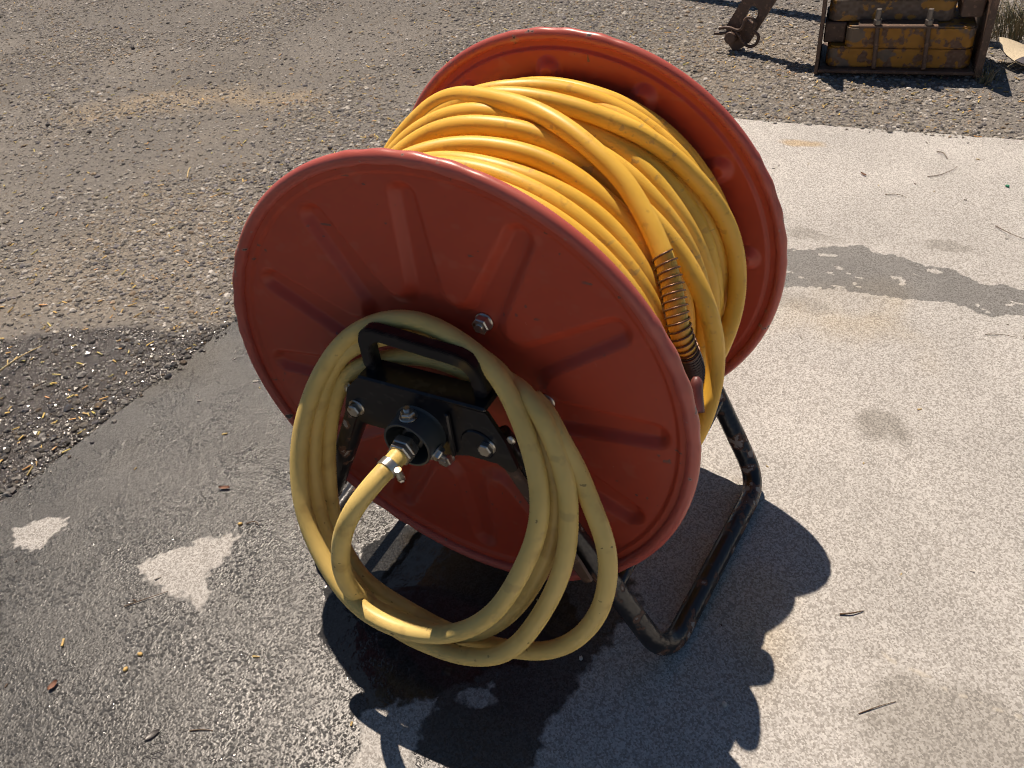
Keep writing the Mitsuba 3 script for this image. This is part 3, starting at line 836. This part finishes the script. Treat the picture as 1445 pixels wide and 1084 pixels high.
def wound_path(pts, n=300):
    """the traced part of a turn, closed round the hidden side of the drum"""
    a0, r0, y0 = pts[0]
    a1, r1, y1 = pts[-1]
    gap = 360 - (a0 - a1)
    k = max(3, int(gap / 22))
    hid = []
    for i in range(1, k):
        t = i / k
        s = t * t * (3 - 2 * t)
        rr = (r1 * (1 - t) + r0 * t) * (1 - math.sin(math.pi * t)) + 0.268 * math.sin(math.pi * t)
        hid.append((a1 - gap * t, rr, y1 + (y0 - y1) * s))
    return spline([cyl(*p) for p in pts + hid], n, closed=True)


for i in range(15):
    y = 0.026 + 0.0254 * i
    w = [cyl(a, 0.2435 + 0.002 * math.sin(a * 0.05 + i), y + 0.002 * math.sin(math.radians(a) * 2 + i * 1.7)) for a in np.arange(0, 360, 15)]
    add(WOUND + "__coil_turn", tube(spline(w, 150, True), HR, 12, True), "mat_hose", smooth=True)
for y in (0.030, 0.057, 0.084):
    w = [cyl(a, 0.2665 + 0.002 * math.sin(a * 0.04 + y * 90), y) for a in np.arange(0, 360, 15)]
    add(WOUND + "__coil_turn", tube(spline(w, 180, True), HR, 14, True), "mat_hose", smooth=True)
for name, pts in TURNS.items():
    if name == "X1":
        tail = pts + [(-10, 0.272, 0.13), (-30, 0.262, 0.14), (-60, 0.262, 0.14)]
        head = [(200, 0.27, 0.2), (165, 0.272, 0.225)]
        x1 = soften(spline([cyl(*p) for p in head + tail], 420), 7)
        add(WOUND + "__coil_turn", tube(x1, HR, 18), "mat_hose", smooth=True, label="top turn crossing the bundle diagonally to the wire spring")
    else:
        add(WOUND + "__coil_turn", tube(soften(wound_path(pts), 6, True), HR, 16, True), "mat_hose", smooth=True)
# wire bend spring and dark sleeve at the end of the crossing turn
P0 = np.array([cyl(*p) for p in ((35.5, 0.294, 0.145), (2.8, 0.285, 0.123), (12.1, 0.29, 0.1042))])
i0 = int(np.argmin(np.linalg.norm(x1 - P0[0], axis=1)))
i1 = int(np.argmin(np.linalg.norm(x1 - P0[2], axis=1)))
i2 = int(np.argmin(np.linalg.norm(x1 - np.array(cyl(-12, 0.27, 0.13)), axis=1)))
seg = x1[i0:i1 + 1]


def coil_on(path, r, turns, per=14, tight=None):
    a = np.concatenate([[0], np.cumsum(np.linalg.norm(np.diff(path, axis=0), axis=1))])
    n = int(turns * per)
    u = np.linspace(0, 1, n) if tight is None else tight(np.linspace(0, 1, n))
    s = u * a[-1]
    c = np.stack([np.interp(s, a, path[:, k]) for k in range(3)], 1)
    t = np.gradient(c, axis=0)
    t /= np.linalg.norm(t, axis=1, keepdims=True)
    e = np.cross(t, [0, 1.0, 0])
    e /= np.linalg.norm(e, axis=1, keepdims=True)
    b = np.cross(t, e)
    g = np.linspace(0, 2 * np.pi * turns, n)
    return c + r * (np.cos(g)[:, None] * e + np.sin(g)[:, None] * b)


add(WOUND + "__bend_spring", tube(coil_on(seg, HR + 0.0016, 15.5, 18, lambda u: u ** 0.9), 0.0013, 7), "mat_wire", smooth=True, label="rusty wire spring wrapped round the hose near the front flange")
seg2 = x1[i1 - 2:i2]
add(WOUND + "__end_sleeve", cat(tube(seg2, HR + 0.0006, 16), tube(coil_on(seg2, HR + 0.0009, len(seg2) * 0.6, 14), 0.0009, 6)), "mat_sleeve", smooth=True, label="dark ribbed sleeve below the wire spring")

# ------------------------------------------------------------------ the short hose hung over the hub
LEAD = "lead_hose"
tag(LEAD, "pale yellow hose hung in loops over the front hub and joined to its fitting", "hose")
L1 = [(-0.1759, -0.1207, 0.335), (-0.1699, -0.0943, 0.3848), (-0.1427, -0.0597, 0.4501), (-0.105, -0.0364, 0.4941), (-0.0494, -0.0224, 0.5204), (0.004, -0.02, 0.5249), (0.0449, -0.0259, 0.5138), (0.0975, -0.0367, 0.4934), (0.1215,
      -0.0486, 0.471), (0.1413, -0.0621, 0.4456), (0.1586, -0.0767, 0.4181), (0.1735, -0.092, 0.3892), (0.181, -0.1068, 0.3613), (0.1802, -0.1276, 0.322), (0.1684, -0.1467, 0.2859), (0.1498, -0.1711, 0.2399), (0.1188, -0.1911,
      0.2022), (0.0781, -0.2044, 0.1771), (0.0338, -0.2113, 0.1641), (-0.0192, -0.2128, 0.1612), (-0.0627, -0.2084, 0.1696), (-0.1072, -0.1929, 0.1989), (-0.1435, -0.1732, 0.2359), (-0.1672, -0.1493, 0.2811)]
S = [(0.0, -0.122, 0.396), (0.0, -0.136, 0.396), (-0.002, -0.152, 0.395), (-0.0097, -0.178, 0.387), (-0.0201, -0.198, 0.3724), (-0.0364, -0.212, 0.3361), (-0.0546, -0.213, 0.2822), (-0.0702, -0.205, 0.2121), (-0.0644, -0.195,
      0.1628), (-0.0436, -0.184, 0.1326), (-0.0036, -0.178, 0.1191), (0.0616, -0.172, 0.1236), (0.1205, -0.153, 0.1556), (0.1644, -0.1283, 0.2243), (0.1846, -0.1075, 0.282), (0.1897, -0.0907, 0.3285), (0.1855, -0.0752, 0.3716),
      (0.1748, -0.0658, 0.3978), (0.1409, -0.046, 0.4364), (0.1062, -0.026, 0.4706), (0.0713, -0.016, 0.4867), (0.0278, -0.013, 0.4921), (-0.0153, -0.014, 0.4951), (-0.0592, -0.02, 0.4918), (-0.091, -0.034, 0.483), (-0.1266,
      -0.045, 0.4609), (-0.1516, -0.0631, 0.4145), (-0.1684, -0.085, 0.3584), (-0.1723, -0.1046, 0.3081), (-0.1714, -0.1204, 0.2677), (-0.1592, -0.1356, 0.2286), (-0.1393, -0.1514, 0.188), (-0.0995, -0.1674, 0.1472), (-0.0464,
      -0.1888, 0.1324), (-0.0094, -0.1944, 0.1195), (0.0295, -0.1949, 0.1182), (0.0749, -0.1947, 0.1187), (0.1137, -0.1906, 0.1283), (0.1358, -0.1865, 0.1377), (0.1601, -0.1771, 0.1597), (0.1864, -0.1569, 0.2067), (0.2053,
      -0.1362, 0.2548), (0.2138, -0.115, 0.304), (0.2112, -0.0975, 0.3447), (0.2033, -0.0807, 0.3838), (0.1863, -0.066, 0.4181), (0.1641, -0.0519, 0.4509), (0.137, -0.038, 0.4669), (0.112, -0.022, 0.461), (0.086, -0.01, 0.458)]
L3 = [(0.0713, -0.01, 0.4246), (0.0434, -0.008, 0.4493), (0.0038, -0.008, 0.4577), (-0.038, -0.009, 0.4565), (-0.0745, -0.022, 0.4500), (-0.0993, -0.0409, 0.4478), (-0.1218, -0.0451, 0.4319), (-0.1413, -0.0528, 0.4034), (-0.1568,
      -0.065, 0.3582), (-0.1646, -0.0743, 0.324), (-0.1676, -0.0834, 0.2902), (-0.1687, -0.0945, 0.2492), (-0.1655, -0.1084, 0.1975), (-0.1502, -0.1214, 0.1494), (-0.0998, -0.1465, 0.1298), (-0.0451, -0.1517, 0.1135), (0.0142,
      -0.1553, 0.1023), (0.0824, -0.1559, 0.1004), (0.149, -0.1519, 0.1129), (0.1982, -0.1453, 0.1333), (0.2414, -0.1297, 0.1822), (0.2585, -0.1147, 0.2291), (0.2603, -0.1002, 0.2745), (0.2528, -0.0881, 0.3123), (0.2386, -0.0799,
      0.3378), (0.2201, -0.069, 0.3717), (0.1991, -0.058, 0.4062), (0.195, -0.062, 0.416), (0.172, -0.044, 0.4375), (0.14, -0.028, 0.453)]
LR = 0.0120
add(LEAD + "__coil_turn", tube(soften(spline(L1, 320, True), 7, True), LR, 20, True), "mat_lead_hose", smooth=True, label="front loop of the pale hose")
sp = soften(spline(S, 700), 7)
add(LEAD + "__coil_turn", tube(sp, LR, 20), "mat_lead_hose", smooth=True, label="turn that leaves the hub fitting")
add(LEAD + "__coil_turn", tube(soften(spline(L3, 420), 7), LR, 20), "mat_lead_hose", smooth=True, label="rear turn whose end swings out to the right")
add(LEAD + "__coupling_nut", lathe([(0, 0.0), (0.0165, 0.0), (0.018, 0.0015), (0.018, 0.0115), (0.0165, 0.013), (0, 0.013)], (0, -0.1035, H), (0, -1, 0), 6), "mat_zinc", smooth=20, label="bright hexagon nut on the hose end")
add(LEAD + "__coupling_nut", lathe([(0, 0.0), (0.0150, 0.0), (0.0168, 0.0015), (0.0168, 0.0060), (0.0150, 0.0075), (0, 0.0075)], (0, -0.1172, H), (0.05, -1, 0.02), 6), "mat_zinc", smooth=20)
ci = int(np.argmin(np.abs(np.linalg.norm(sp - np.array([0.0, -0.144, 0.396]), axis=1))))
cl = sp[ci - 5:ci + 6]
tdir = sp[ci + 3] - sp[ci - 3]
tdir /= np.linalg.norm(tdir)
ck2 = add(LEAD + "__hose_clamp", lathe([(LR + 0.0002, -0.0055), (LR + 0.0013, -0.0055), (LR + 0.0015, -0.005), (LR + 0.0015, 0.005), (LR + 0.0013, 0.0055), (LR + 0.0002, 0.0055), (LR + 0.0002, -0.0055)], sp[ci], tdir, 40), "mat_zinc", smooth=30, label="steel worm drive clamp on the hose end")
side = np.cross(tdir, [0, 0, 1.0])
side /= np.linalg.norm(side)
side = side if side[0] > 0 else -side
upc = np.cross(side, tdir)
upc = upc if upc[2] > 0 else -upc
pos = sp[ci] + side * (LR + 0.0048) - upc * 0.002
add(ck2 + "__clamp_housing", tube(np.array([pos + upc * t for t in np.linspace(-0.007, 0.007, 6)]), 0.0048, 8), "mat_zinc", smooth=25)
add(ck2 + "__clamp_screw", hexbolt(pos - upc * 0.007, -upc, 0.0085, 0.0065, 0.0), "mat_zinc", smooth=20)

# ------------------------------------------------------------------ counterweight rack behind the pad
e1 = np.array([0.9893, 0.1459, 0.0])
e2 = np.array([-0.1459, 0.9893, 0.0])
MW = np.eye(4)
MW[:3, 0], MW[:3, 1], MW[:3, 3] = e1, e2, (0.041, 2.284, 0.0)
RACK = "counterweight_rack"
tag(RACK, "rusty steel rack clamping a stack of chipped yellow weights on the gravel", "counterweight")
add(RACK + "__side_plate", cbox((0.0, 0.0, 0.0), (0.012, 0.26, 0.30), 0.002, MW), "mat_rusty", smooth=20)
add(RACK + "__side_plate", cbox((0.484, 0.0, 0.0), (0.506, 0.26, 0.28), 0.002, MW), "mat_rusty", smooth=20)
add(RACK + "__base_plate", cbox((0.012, -0.004, 0.006), (0.484, 0.26, 0.018), 0.003, MW), "mat_rusty", smooth=20)


def round_slab(x0, x1, y0, y1, z0, z1, r):
    g = sbox(x0 + r, y0 + r, x1 - r, y1 - r).buffer(r, 8)
    ms = [trimesh.creation.extrude_polygon(g.buffer(-0.005), z1 - z0, engine="earcut"), trimesh.creation.extrude_polygon(g, z1 - z0 - 0.010, engine="earcut")]
    ms[1].apply_translation((0, 0, 0.005))
    m_ = cat(*ms)
    m_.apply_translation((0, 0, z0))
    m_.apply_transform(MW)
    return m_


add(RACK + "__weight", round_slab(0.032, 0.472, 0.022, 0.24, 0.0185, 0.084, 0.035), "mat_weight", smooth=30, label="lowest yellow weight")
add(RACK + "__weight", round_slab(0.085, 0.466, 0.016, 0.24, 0.0845, 0.150, 0.02), "mat_weight", smooth=30, label="middle yellow weight")
add(RACK + "__weight", round_slab(0.022, 0.40, 0.062, 0.24, 0.152, 0.222, 0.03), "mat_weight_worn", smooth=30, label="top yellow weight, mostly rust and grime")
add(RACK + "__weight", round_slab(0.412, 0.478, 0.052, 0.24, 0.168, 0.24, 0.006), "mat_rusty", smooth=30)
add(RACK + "__spacer", cbox((0.016, 0.06, 0.0845), (0.083, 0.24, 0.150), 0.004, MW), "mat_rusty", smooth=30)
add(RACK + "__clamp_plate", cbox((0.118, -0.006, 0.1515), (0.352, 0.060, 0.1600), 0.002, MW), "mat_rusty", smooth=20, label="thin clamp plate under two nuts")
add(RACK + "__top_plate", cbox((0.10, 0.045, 0.2235), (0.405, 0.25, 0.236), 0.003, MW), "mat_rusty", smooth=20)
for x_ in (0.172, 0.322):
    b0 = np.array([x_ + 0.012, 0.004, 0.022])
    b1 = np.array([x_, 0.006, 0.205])
    pp = (b0 + (b1 - b0) * np.linspace(0, 1, 30)[:, None]) @ MW[:3, :3].T + MW[:3, 3]
    rk = add(RACK + "__tie_rod", tube(pp, 0.0072, 14), "mat_rusty", smooth=True)
    add(rk + "__nut", hexbolt(tuple(MW[:3, :3] @ np.array([x_ + 0.001, 0.006, 0.1605]) + MW[:3, 3]), (0, 0, 1), 0.022, 0.017, 0.0), "mat_dull_nut", smooth=20)
    add(rk + "__stud", lathe([(0.0, 0.0), (0.0085, 0.0), (0.0085, 0.030), (0.0075, 0.032), (0.0, 0.032)], tuple(MW[:3, :3] @ np.array([x_, 0.006, 0.176]) + MW[:3, 3]), (0, 0, 1), 16), "mat_dull_nut", smooth=30)

# prop stand: flat leg with pin and clip, carrying a cross beam above the frame
STAND = "prop_stand"
tag(STAND, "dark flat steel prop leg with a pin and wire clip at its foot", "stand")
F0 = np.array([-0.300, 2.492, 0.0])
ax_ = np.array([0.165, 0.0, 0.30])
ax_ /= np.linalg.norm(ax_)
sdv = np.array([0.86, -0.10, 0.0])
sdv = sdv - ax_ * (sdv @ ax_)
sdv /= np.linalg.norm(sdv)
nv = np.cross(sdv, ax_)
ML = np.eye(4)
ML[:3, 0], ML[:3, 1], ML[:3, 2], ML[:3, 3] = sdv, nv, ax_, F0
leg2 = Polygon([(-0.020, 0.012), (-0.052, 0.055), (-0.052, 0.62), (0.052, 0.62), (0.052, 0.055), (0.026, -0.004)]).buffer(-0.010).buffer(0.010)
leg2 = leg2.difference(Point(0.004, 0.150).buffer(0.019)).difference(sbox(-0.008, 0.120, 0.022, 0.150).buffer(0.003))
lm = trimesh.creation.extrude_polygon(leg2, 0.014, engine="earcut")
vv = np.array(lm.vertices)
lm = trimesh.Trimesh(np.stack([vv[:, 0], vv[:, 2] - 0.0055, vv[:, 1]], 1), np.array(lm.faces)[:, ::-1], process=False)
lm.apply_transform(ML)
add(STAND + "__leg", lm, "mat_rusty", smooth=20)


def loc(*p):
    return np.array(p) * np.array([1.55, 1.0, 1.55]) @ ML[:3, :3].T + F0


fr = 1 if nv[1] < 0 else -1
add(STAND + "__pin", lathe([(0, -0.04), (0.019, -0.04), (0.021, -0.037), (0.021, 0.037), (0.019, 0.04), (0, 0.04)], loc(-0.006, fr * 0.012, 0.030), nv, 20), "mat_rusty", smooth=30)
clip = [loc(-0.042, fr * 0.03, 0.028), loc(-0.020, fr * 0.034, 0.045), loc(0.000, fr * 0.034, 0.052), loc(0.004, fr * 0.034, 0.066), loc(0.000, fr * 0.032, 0.082), loc(0.012, fr * 0.030, 0.090), loc(0.026, fr * 0.03, 0.083),
        loc(0.030, fr * 0.03, 0.070), loc(0.044, fr * 0.03, 0.068), loc(0.050, fr * 0.03, 0.045), loc(0.030, fr * 0.03, 0.034), loc(0.0, fr * 0.034, 0.044), loc(-0.03, fr * 0.034, 0.024), loc(-0.045, fr * 0.034, 0.014)]
add(STAND + "__clip", tube(spline(clip, 120), 0.0055, 10), "mat_rusty", smooth=True)
sh = np.array(SUN) / SUN[2]
ba, bb = np.array([-0.80, 3.14, 0.0]), np.array([0.25, 2.80, 0.0])
lift = 0.62
add(STAND + "__bracket", cbox((-0.085, -0.03, 0.375), (0.085, 0.03, 0.44), 0.004, ML), "mat_rusty", smooth=20)
RAIL = "steel_rail"
tag(RAIL, "steel rail beyond the top edge, casting the narrow shadow behind the prop leg", "rail")
ra, rb = ba + (bb - ba) * -1.9 + sh * lift, ba + (bb - ba) * 1.9 + sh * lift
ang_ = math.atan2(rb[1] - ra[1], rb[0] - ra[0])
MR = trimesh.transformations.translation_matrix(ra) @ trimesh.transformations.rotation_matrix(ang_, [0, 0, 1])
Lr = float(np.linalg.norm(rb - ra))
add(RAIL + "__beam", cbox((0, -0.03, -0.03), (Lr, 0.03, 0.03), 0.004, MR), "mat_rusty", smooth=20)
for x_ in (0.06, Lr - 0.06):
    add(RAIL + "__post", cbox((x_ - 0.03, -0.028, -lift - 0.02), (x_ + 0.03, 0.028, -0.0305), 0.004, MR), "mat_rusty", smooth=20)

# curved cream panel at the right edge, with a dark band
PAN = "curved_panel"
tag(PAN, "cream curved panel with a dark stripe, tipped on the gravel at the right edge", "panel")
g = np.linspace(-1.1, 1.1, 25)
u = np.linspace(0, 1, 13)


def shell(g0, g1, off):
    gg = np.linspace(g0, g1, 14)
    V = []
    for a in gg:
        for t in u:
            rr = 0.03 + 0.115 * t
            V.append((rr * math.sin(a), -rr * math.cos(a), 0.055 * (1 - t) ** 1.5 * -1 + 0.06 + off))
    n_ = len(u)
    F = []
    for i in range(len(gg) - 1):
        for j in range(n_ - 1):
            a_ = i * n_ + j
            F += [[a_, a_ + 1, a_ + n_ + 1], [a_, a_ + n_ + 1, a_ + n_]]
    m_ = trimesh.Trimesh(np.array(V), np.array(F), process=False)
    m2 = m_.copy()
    m2.apply_translation((0, 0, -0.004))
    m2.invert()
    k_ = cat(m_, m2)
    nv_ = len(V)
    rim_i = [i * n_ + n_ - 1 for i in range(len(gg))]
    extra = []
    for a_, b_ in zip(rim_i, rim_i[1:]):
        extra += [[a_, a_ + nv_, b_ + nv_], [a_, b_ + nv_, b_]]
    for row in ([j for j in range(n_)], [(len(gg) - 1) * n_ + j for j in range(n_)]):
        for a_, b_ in zip(row, row[1:]):
            extra += [[a_, a_ + nv_, b_ + nv_], [a_, b_ + nv_, b_]]
    k_ = trimesh.Trimesh(k_.vertices, np.vstack([k_.faces, np.array(extra)]), process=False)
    R4 = trimesh.transformations.rotation_matrix(0.38, [1, 0, 0])
    k_.apply_transform(R4)
    k_.apply_translation((0.712, 2.59, 0.012))
    return k_


scene["mat_cream2"] = {"type": "twosided", "bsdf": scene.pop("mat_cream")}
bsdf("mat_band", {"type": "twosided", "bsdf": {"type": "principled", "base_color": rgb(0.06, 0.055, 0.065), "roughness": 0.5}})
add(PAN + "__shell", shell(-1.5, 1.2, 0.0), "mat_cream2", smooth=30)
add(PAN + "__stripe", shell(-0.62, -0.36, 0.0045), "mat_band", smooth=30)

# dry weeds beside the rack
def blades(n, cx, cy, spread, hmin, hmax, seed, cols):
    r = np.random.default_rng(seed)
    V, F, C = [], [], []
    for i in range(n):
        a = r.random() * 2 * math.pi
        d = spread * math.sqrt(r.random())
        b = np.array([cx + d * math.cos(a), cy + d * math.sin(a), -0.012])
        h = r.uniform(hmin, hmax)
        ln = np.array([math.cos(a + r.normal(0, 0.8)), math.sin(a + r.normal(0, 0.8)), 0]) * h * r.uniform(0.1, 0.9)
        wv = np.array([-math.sin(a), math.cos(a), 0]) * r.uniform(0.0012, 0.0028)
        k = len(V)
        for t in (0, 0.4, 0.75, 1.0):
            c = b + ln * t * t + np.array([0, 0, h * t * (1 - 0.25 * t)])
            w_ = wv * (1 - t * 0.9)
            V += [c - w_, c + w_]
        for j in range(3):
            F += [[k + 2 * j, k + 2 * j + 1, k + 2 * j + 3], [k + 2 * j, k + 2 * j + 3, k + 2 * j + 2]]
        C += [np.array(cols[r.integers(0, len(cols))]) * r.uniform(0.7, 1.2)] * 8
    return (np.array(V), np.array(F)), np.array(C)


WC = [(0.16, 0.14, 0.08), (0.24, 0.19, 0.11), (0.10, 0.11, 0.06)]
m, c = blades(420, 0.635, 2.86, 0.13, 0.05, 0.17, 1, WC)
add("dry_weed", m, "mat_weed", smooth=False, color=c, label="clump of dry grey weeds behind the right side of the weight rack", category="weed")
m, c = blades(60, 0.56, 2.36, 0.04, 0.03, 0.09, 2, WC)
add("dry_weed", m, "mat_weed", smooth=False, color=c, label="few dry grass stalks at the rack's right foot", category="weed")

# ------------------------------------------------------------------ single bits of litter


def stick(pts, r, key, mat, label, category, n=14):
    add(key, tube(spline(pts, n), np.linspace(r, r * 0.5, n), 8), mat, smooth=True, label=label, category=category)


def leaf(cx, cy, L, wd, ang, key, mat, label, category, lift=0.004):
    t = np.linspace(-1, 1, 9)
    V = []
    for a in t:
        w_ = wd * (1 - a * a) ** 0.6
        for s in (-1, 0, 1):
            V.append((a * L, s * w_, 0.0015 + lift * (abs(s) * 0.8 + 0.5 * a * a)))
    F = []
    for i in range(8):
        for j in range(2):
            q_ = i * 3 + j
            F += [[q_, q_ + 3, q_ + 4], [q_, q_ + 4, q_ + 1]]
    m_ = trimesh.Trimesh(np.array(V), np.array(F), process=False)
    m_.apply_transform(trimesh.transformations.rotation_matrix(ang, [0, 0, 1]))
    m_.apply_translation((cx, cy, 0))
    add(key, m_, mat, smooth=True, label=label, category=category)


stick([(-1.312, 0.085, 0.004), (-1.30, 0.14, 0.012), (-1.288, 0.195, 0.010)], 0.0022, "straw_stalk", "mat_straw_plain", "pale straw stalk lying on the wet gravel at the far left", "straw")
scene["mat_straw_plain"] = {"type": "principled", "base_color": rgb(0.52, 0.40, 0.20), "roughness": 0.7}
stick([(-1.612, 1.021, 0.003), (-1.63, 1.05, 0.012), (-1.646, 1.074, 0.010)], 0.0026, "straw_stalk", "mat_straw_plain", "short yellow straw stalk on the dry gravel left of the front flange", "straw")
stick([(0.470, 1.615, 0.002), (0.495, 1.628, 0.003), (0.535, 1.690, 0.004)], 0.0011, "twig", "mat_twig", "thin forked twig on the dry concrete below the weight rack", "twig")
stick([(0.476, 1.774, 0.002), (0.490, 1.765, 0.005), (0.506, 1.735, 0.002)], 0.0014, "twig", "mat_twig", "small dark twig nearest the back edge of the concrete", "twig")
stick([(0.645, 1.395, 0.002), (0.675, 1.362, 0.006), (0.720, 1.342, 0.002)], 0.0011, "twig", "mat_twig", "dark bent twig at the right edge, just behind the wet streak", "twig")
stick([(0.655, 0.937, 0.002), (0.685, 0.945, 0.003), (0.712, 0.945, 0.002)], 0.0008, "twig", "mat_twig", "thin straight twig at the right edge, just in front of the wet streak", "twig")
stick([(0.385, 1.485, 0.002), (0.415, 1.49, 0.004), (0.435, 1.483, 0.002)], 0.0011, "twig", "mat_twig", "short brown twig on the open concrete right of the rear flange", "twig")
stick([(-0.525, -0.272, 0.002), (-0.50, -0.245, 0.003), (-0.478, -0.220, 0.002)], 0.0010, "twig", "mat_twig", "dark twig across the lower edge of the larger dry patch", "twig")
stick([(-0.452, -0.052, 0.002), (-0.44, -0.043, 0.004), (-0.428, -0.046, 0.002)], 0.0011, "twig", "mat_twig", "curled twig between the larger dry patch and the pale hose", "twig")
stick([(0.518, 0.152, 0.0015), (0.532, 0.158, 0.0035), (0.548, 0.171, 0.0015)], 0.0016, "twig", "mat_twig", "stubby brown twig right of the reel's shadow", "twig")
stick([(0.570, 0.003, 0.0012), (0.59, 0.022, 0.002), (0.611, 0.040, 0.0012)], 0.0009, "twig", "mat_twig", "slim twig on the oily stain at the lower right", "twig")
stick([(-0.267, -0.392, 0.0012), (-0.252, -0.384, 0.002), (-0.236, -0.378, 0.0012)], 0.0011, "twig", "mat_twig", "dark twig near the bottom edge, left of the reel's shadow", "twig")
leaf(-0.551, 0.002, 0.011, 0.004, 0.4, "dry_leaf", "mat_leaf", "small reddish leaf on the damp concrete left of the pale hose", "leaf")
leaf(-0.516, -0.424, 0.009, 0.005, 1.6, "dry_leaf", "mat_leaf", "brown leaf scrap at the bottom left corner", "leaf")
bsdf("mat_leaf_dark", {"type": "twosided", "bsdf": {"type": "principled", "base_color": rgb(0.045, 0.04, 0.038), "roughness": 0.4}})
leaf(-0.313, -0.420, 0.012, 0.0045, 1.15, "dry_leaf", "mat_leaf_dark", "dark wet leaf near the bottom edge", "leaf", 0.002)
leaf(0.315, 1.583, 0.010, 0.0025, 2.5, "dry_leaf", "mat_leaf", "tan leaf on the concrete behind the stained streak", "leaf")


def pebble(cx, cy, s, key, mat, label, category, seed, z=0.0):
    m_ = ico.copy()
    r_ = np.random.default_rng(seed)
    vv_ = np.array(m_.vertices)
    vv_ = vv_ * (1 + 0.35 * (meshkit.noise(vv_ * 1.7 + seed, seed)[:, None] - 0.5)) * [s, s * 0.75, s * 0.6]
    m_ = trimesh.Trimesh(vv_, m_.faces, process=False)
    m_.apply_transform(trimesh.transformations.rotation_matrix(r_.random() * 6, [0, 0, 1]))
    m_.apply_translation((cx, cy, z + s * 0.5))
    add(key, m_, mat, smooth=40, label=label, category=category)


bsdf("mat_pebble_dark", {"type": "principled", "base_color": rgb(0.055, 0.05, 0.048), "roughness": 0.8})
bsdf("mat_pebble_tan", {"type": "principled", "base_color": rgb(0.45, 0.30, 0.10), "roughness": 0.6})
bsdf("mat_pebble_pale", {"type": "principled", "base_color": rgb(0.50, 0.46, 0.40), "roughness": 0.8})
pebble(-1.295, 1.347, 0.009, "pebble", "mat_pebble_dark", "dark pebble on the gravel just above the front flange", "stone", 1, -0.008)
pebble(-2.291, 1.223, 0.010, "pebble", "mat_pebble_dark", "dark pebble below the tan sandy streak", "stone", 2, -0.008)
pebble(-2.522, 1.23, 0.010, "pebble", "mat_pebble_dark", "dark pebble near the left edge, level with the end of the tan streak", "stone", 3, -0.008)
pebble(-2.9, 2.02, 0.011, "pebble", "mat_pebble_dark", "dark pebble on the bare grey ground at the upper left", "stone", 4, -0.008)
pebble(-0.432, -0.357, 0.0045, "seed_husk", "mat_pebble_tan", "yellow husk on the damp concrete, nearer the camera of two", "husk", 5)
pebble(-0.431, -0.328, 0.0045, "seed_husk", "mat_pebble_tan", "yellow husk on the damp concrete, farther of two", "husk", 6)
pebble(-0.463, -0.056, 0.0045, "seed_husk", "mat_pebble_tan", "yellow husk beside the curled twig", "husk", 7)
pebble(0.197, -0.066, 0.004, "stone_chip", "mat_pebble_pale", "pale chip in the shadow inside the right skid", "stone", 8)
pebble(0.405, -0.055, 0.005, "stone_chip", "mat_pebble_pale", "pale chip at the right edge of the reel's shadow", "stone", 9)
pebble(0.658, 1.611, 0.0055, "glass_bit", "mat_glass_green", "small green glass bit on the concrete at the right edge", "glass", 10)
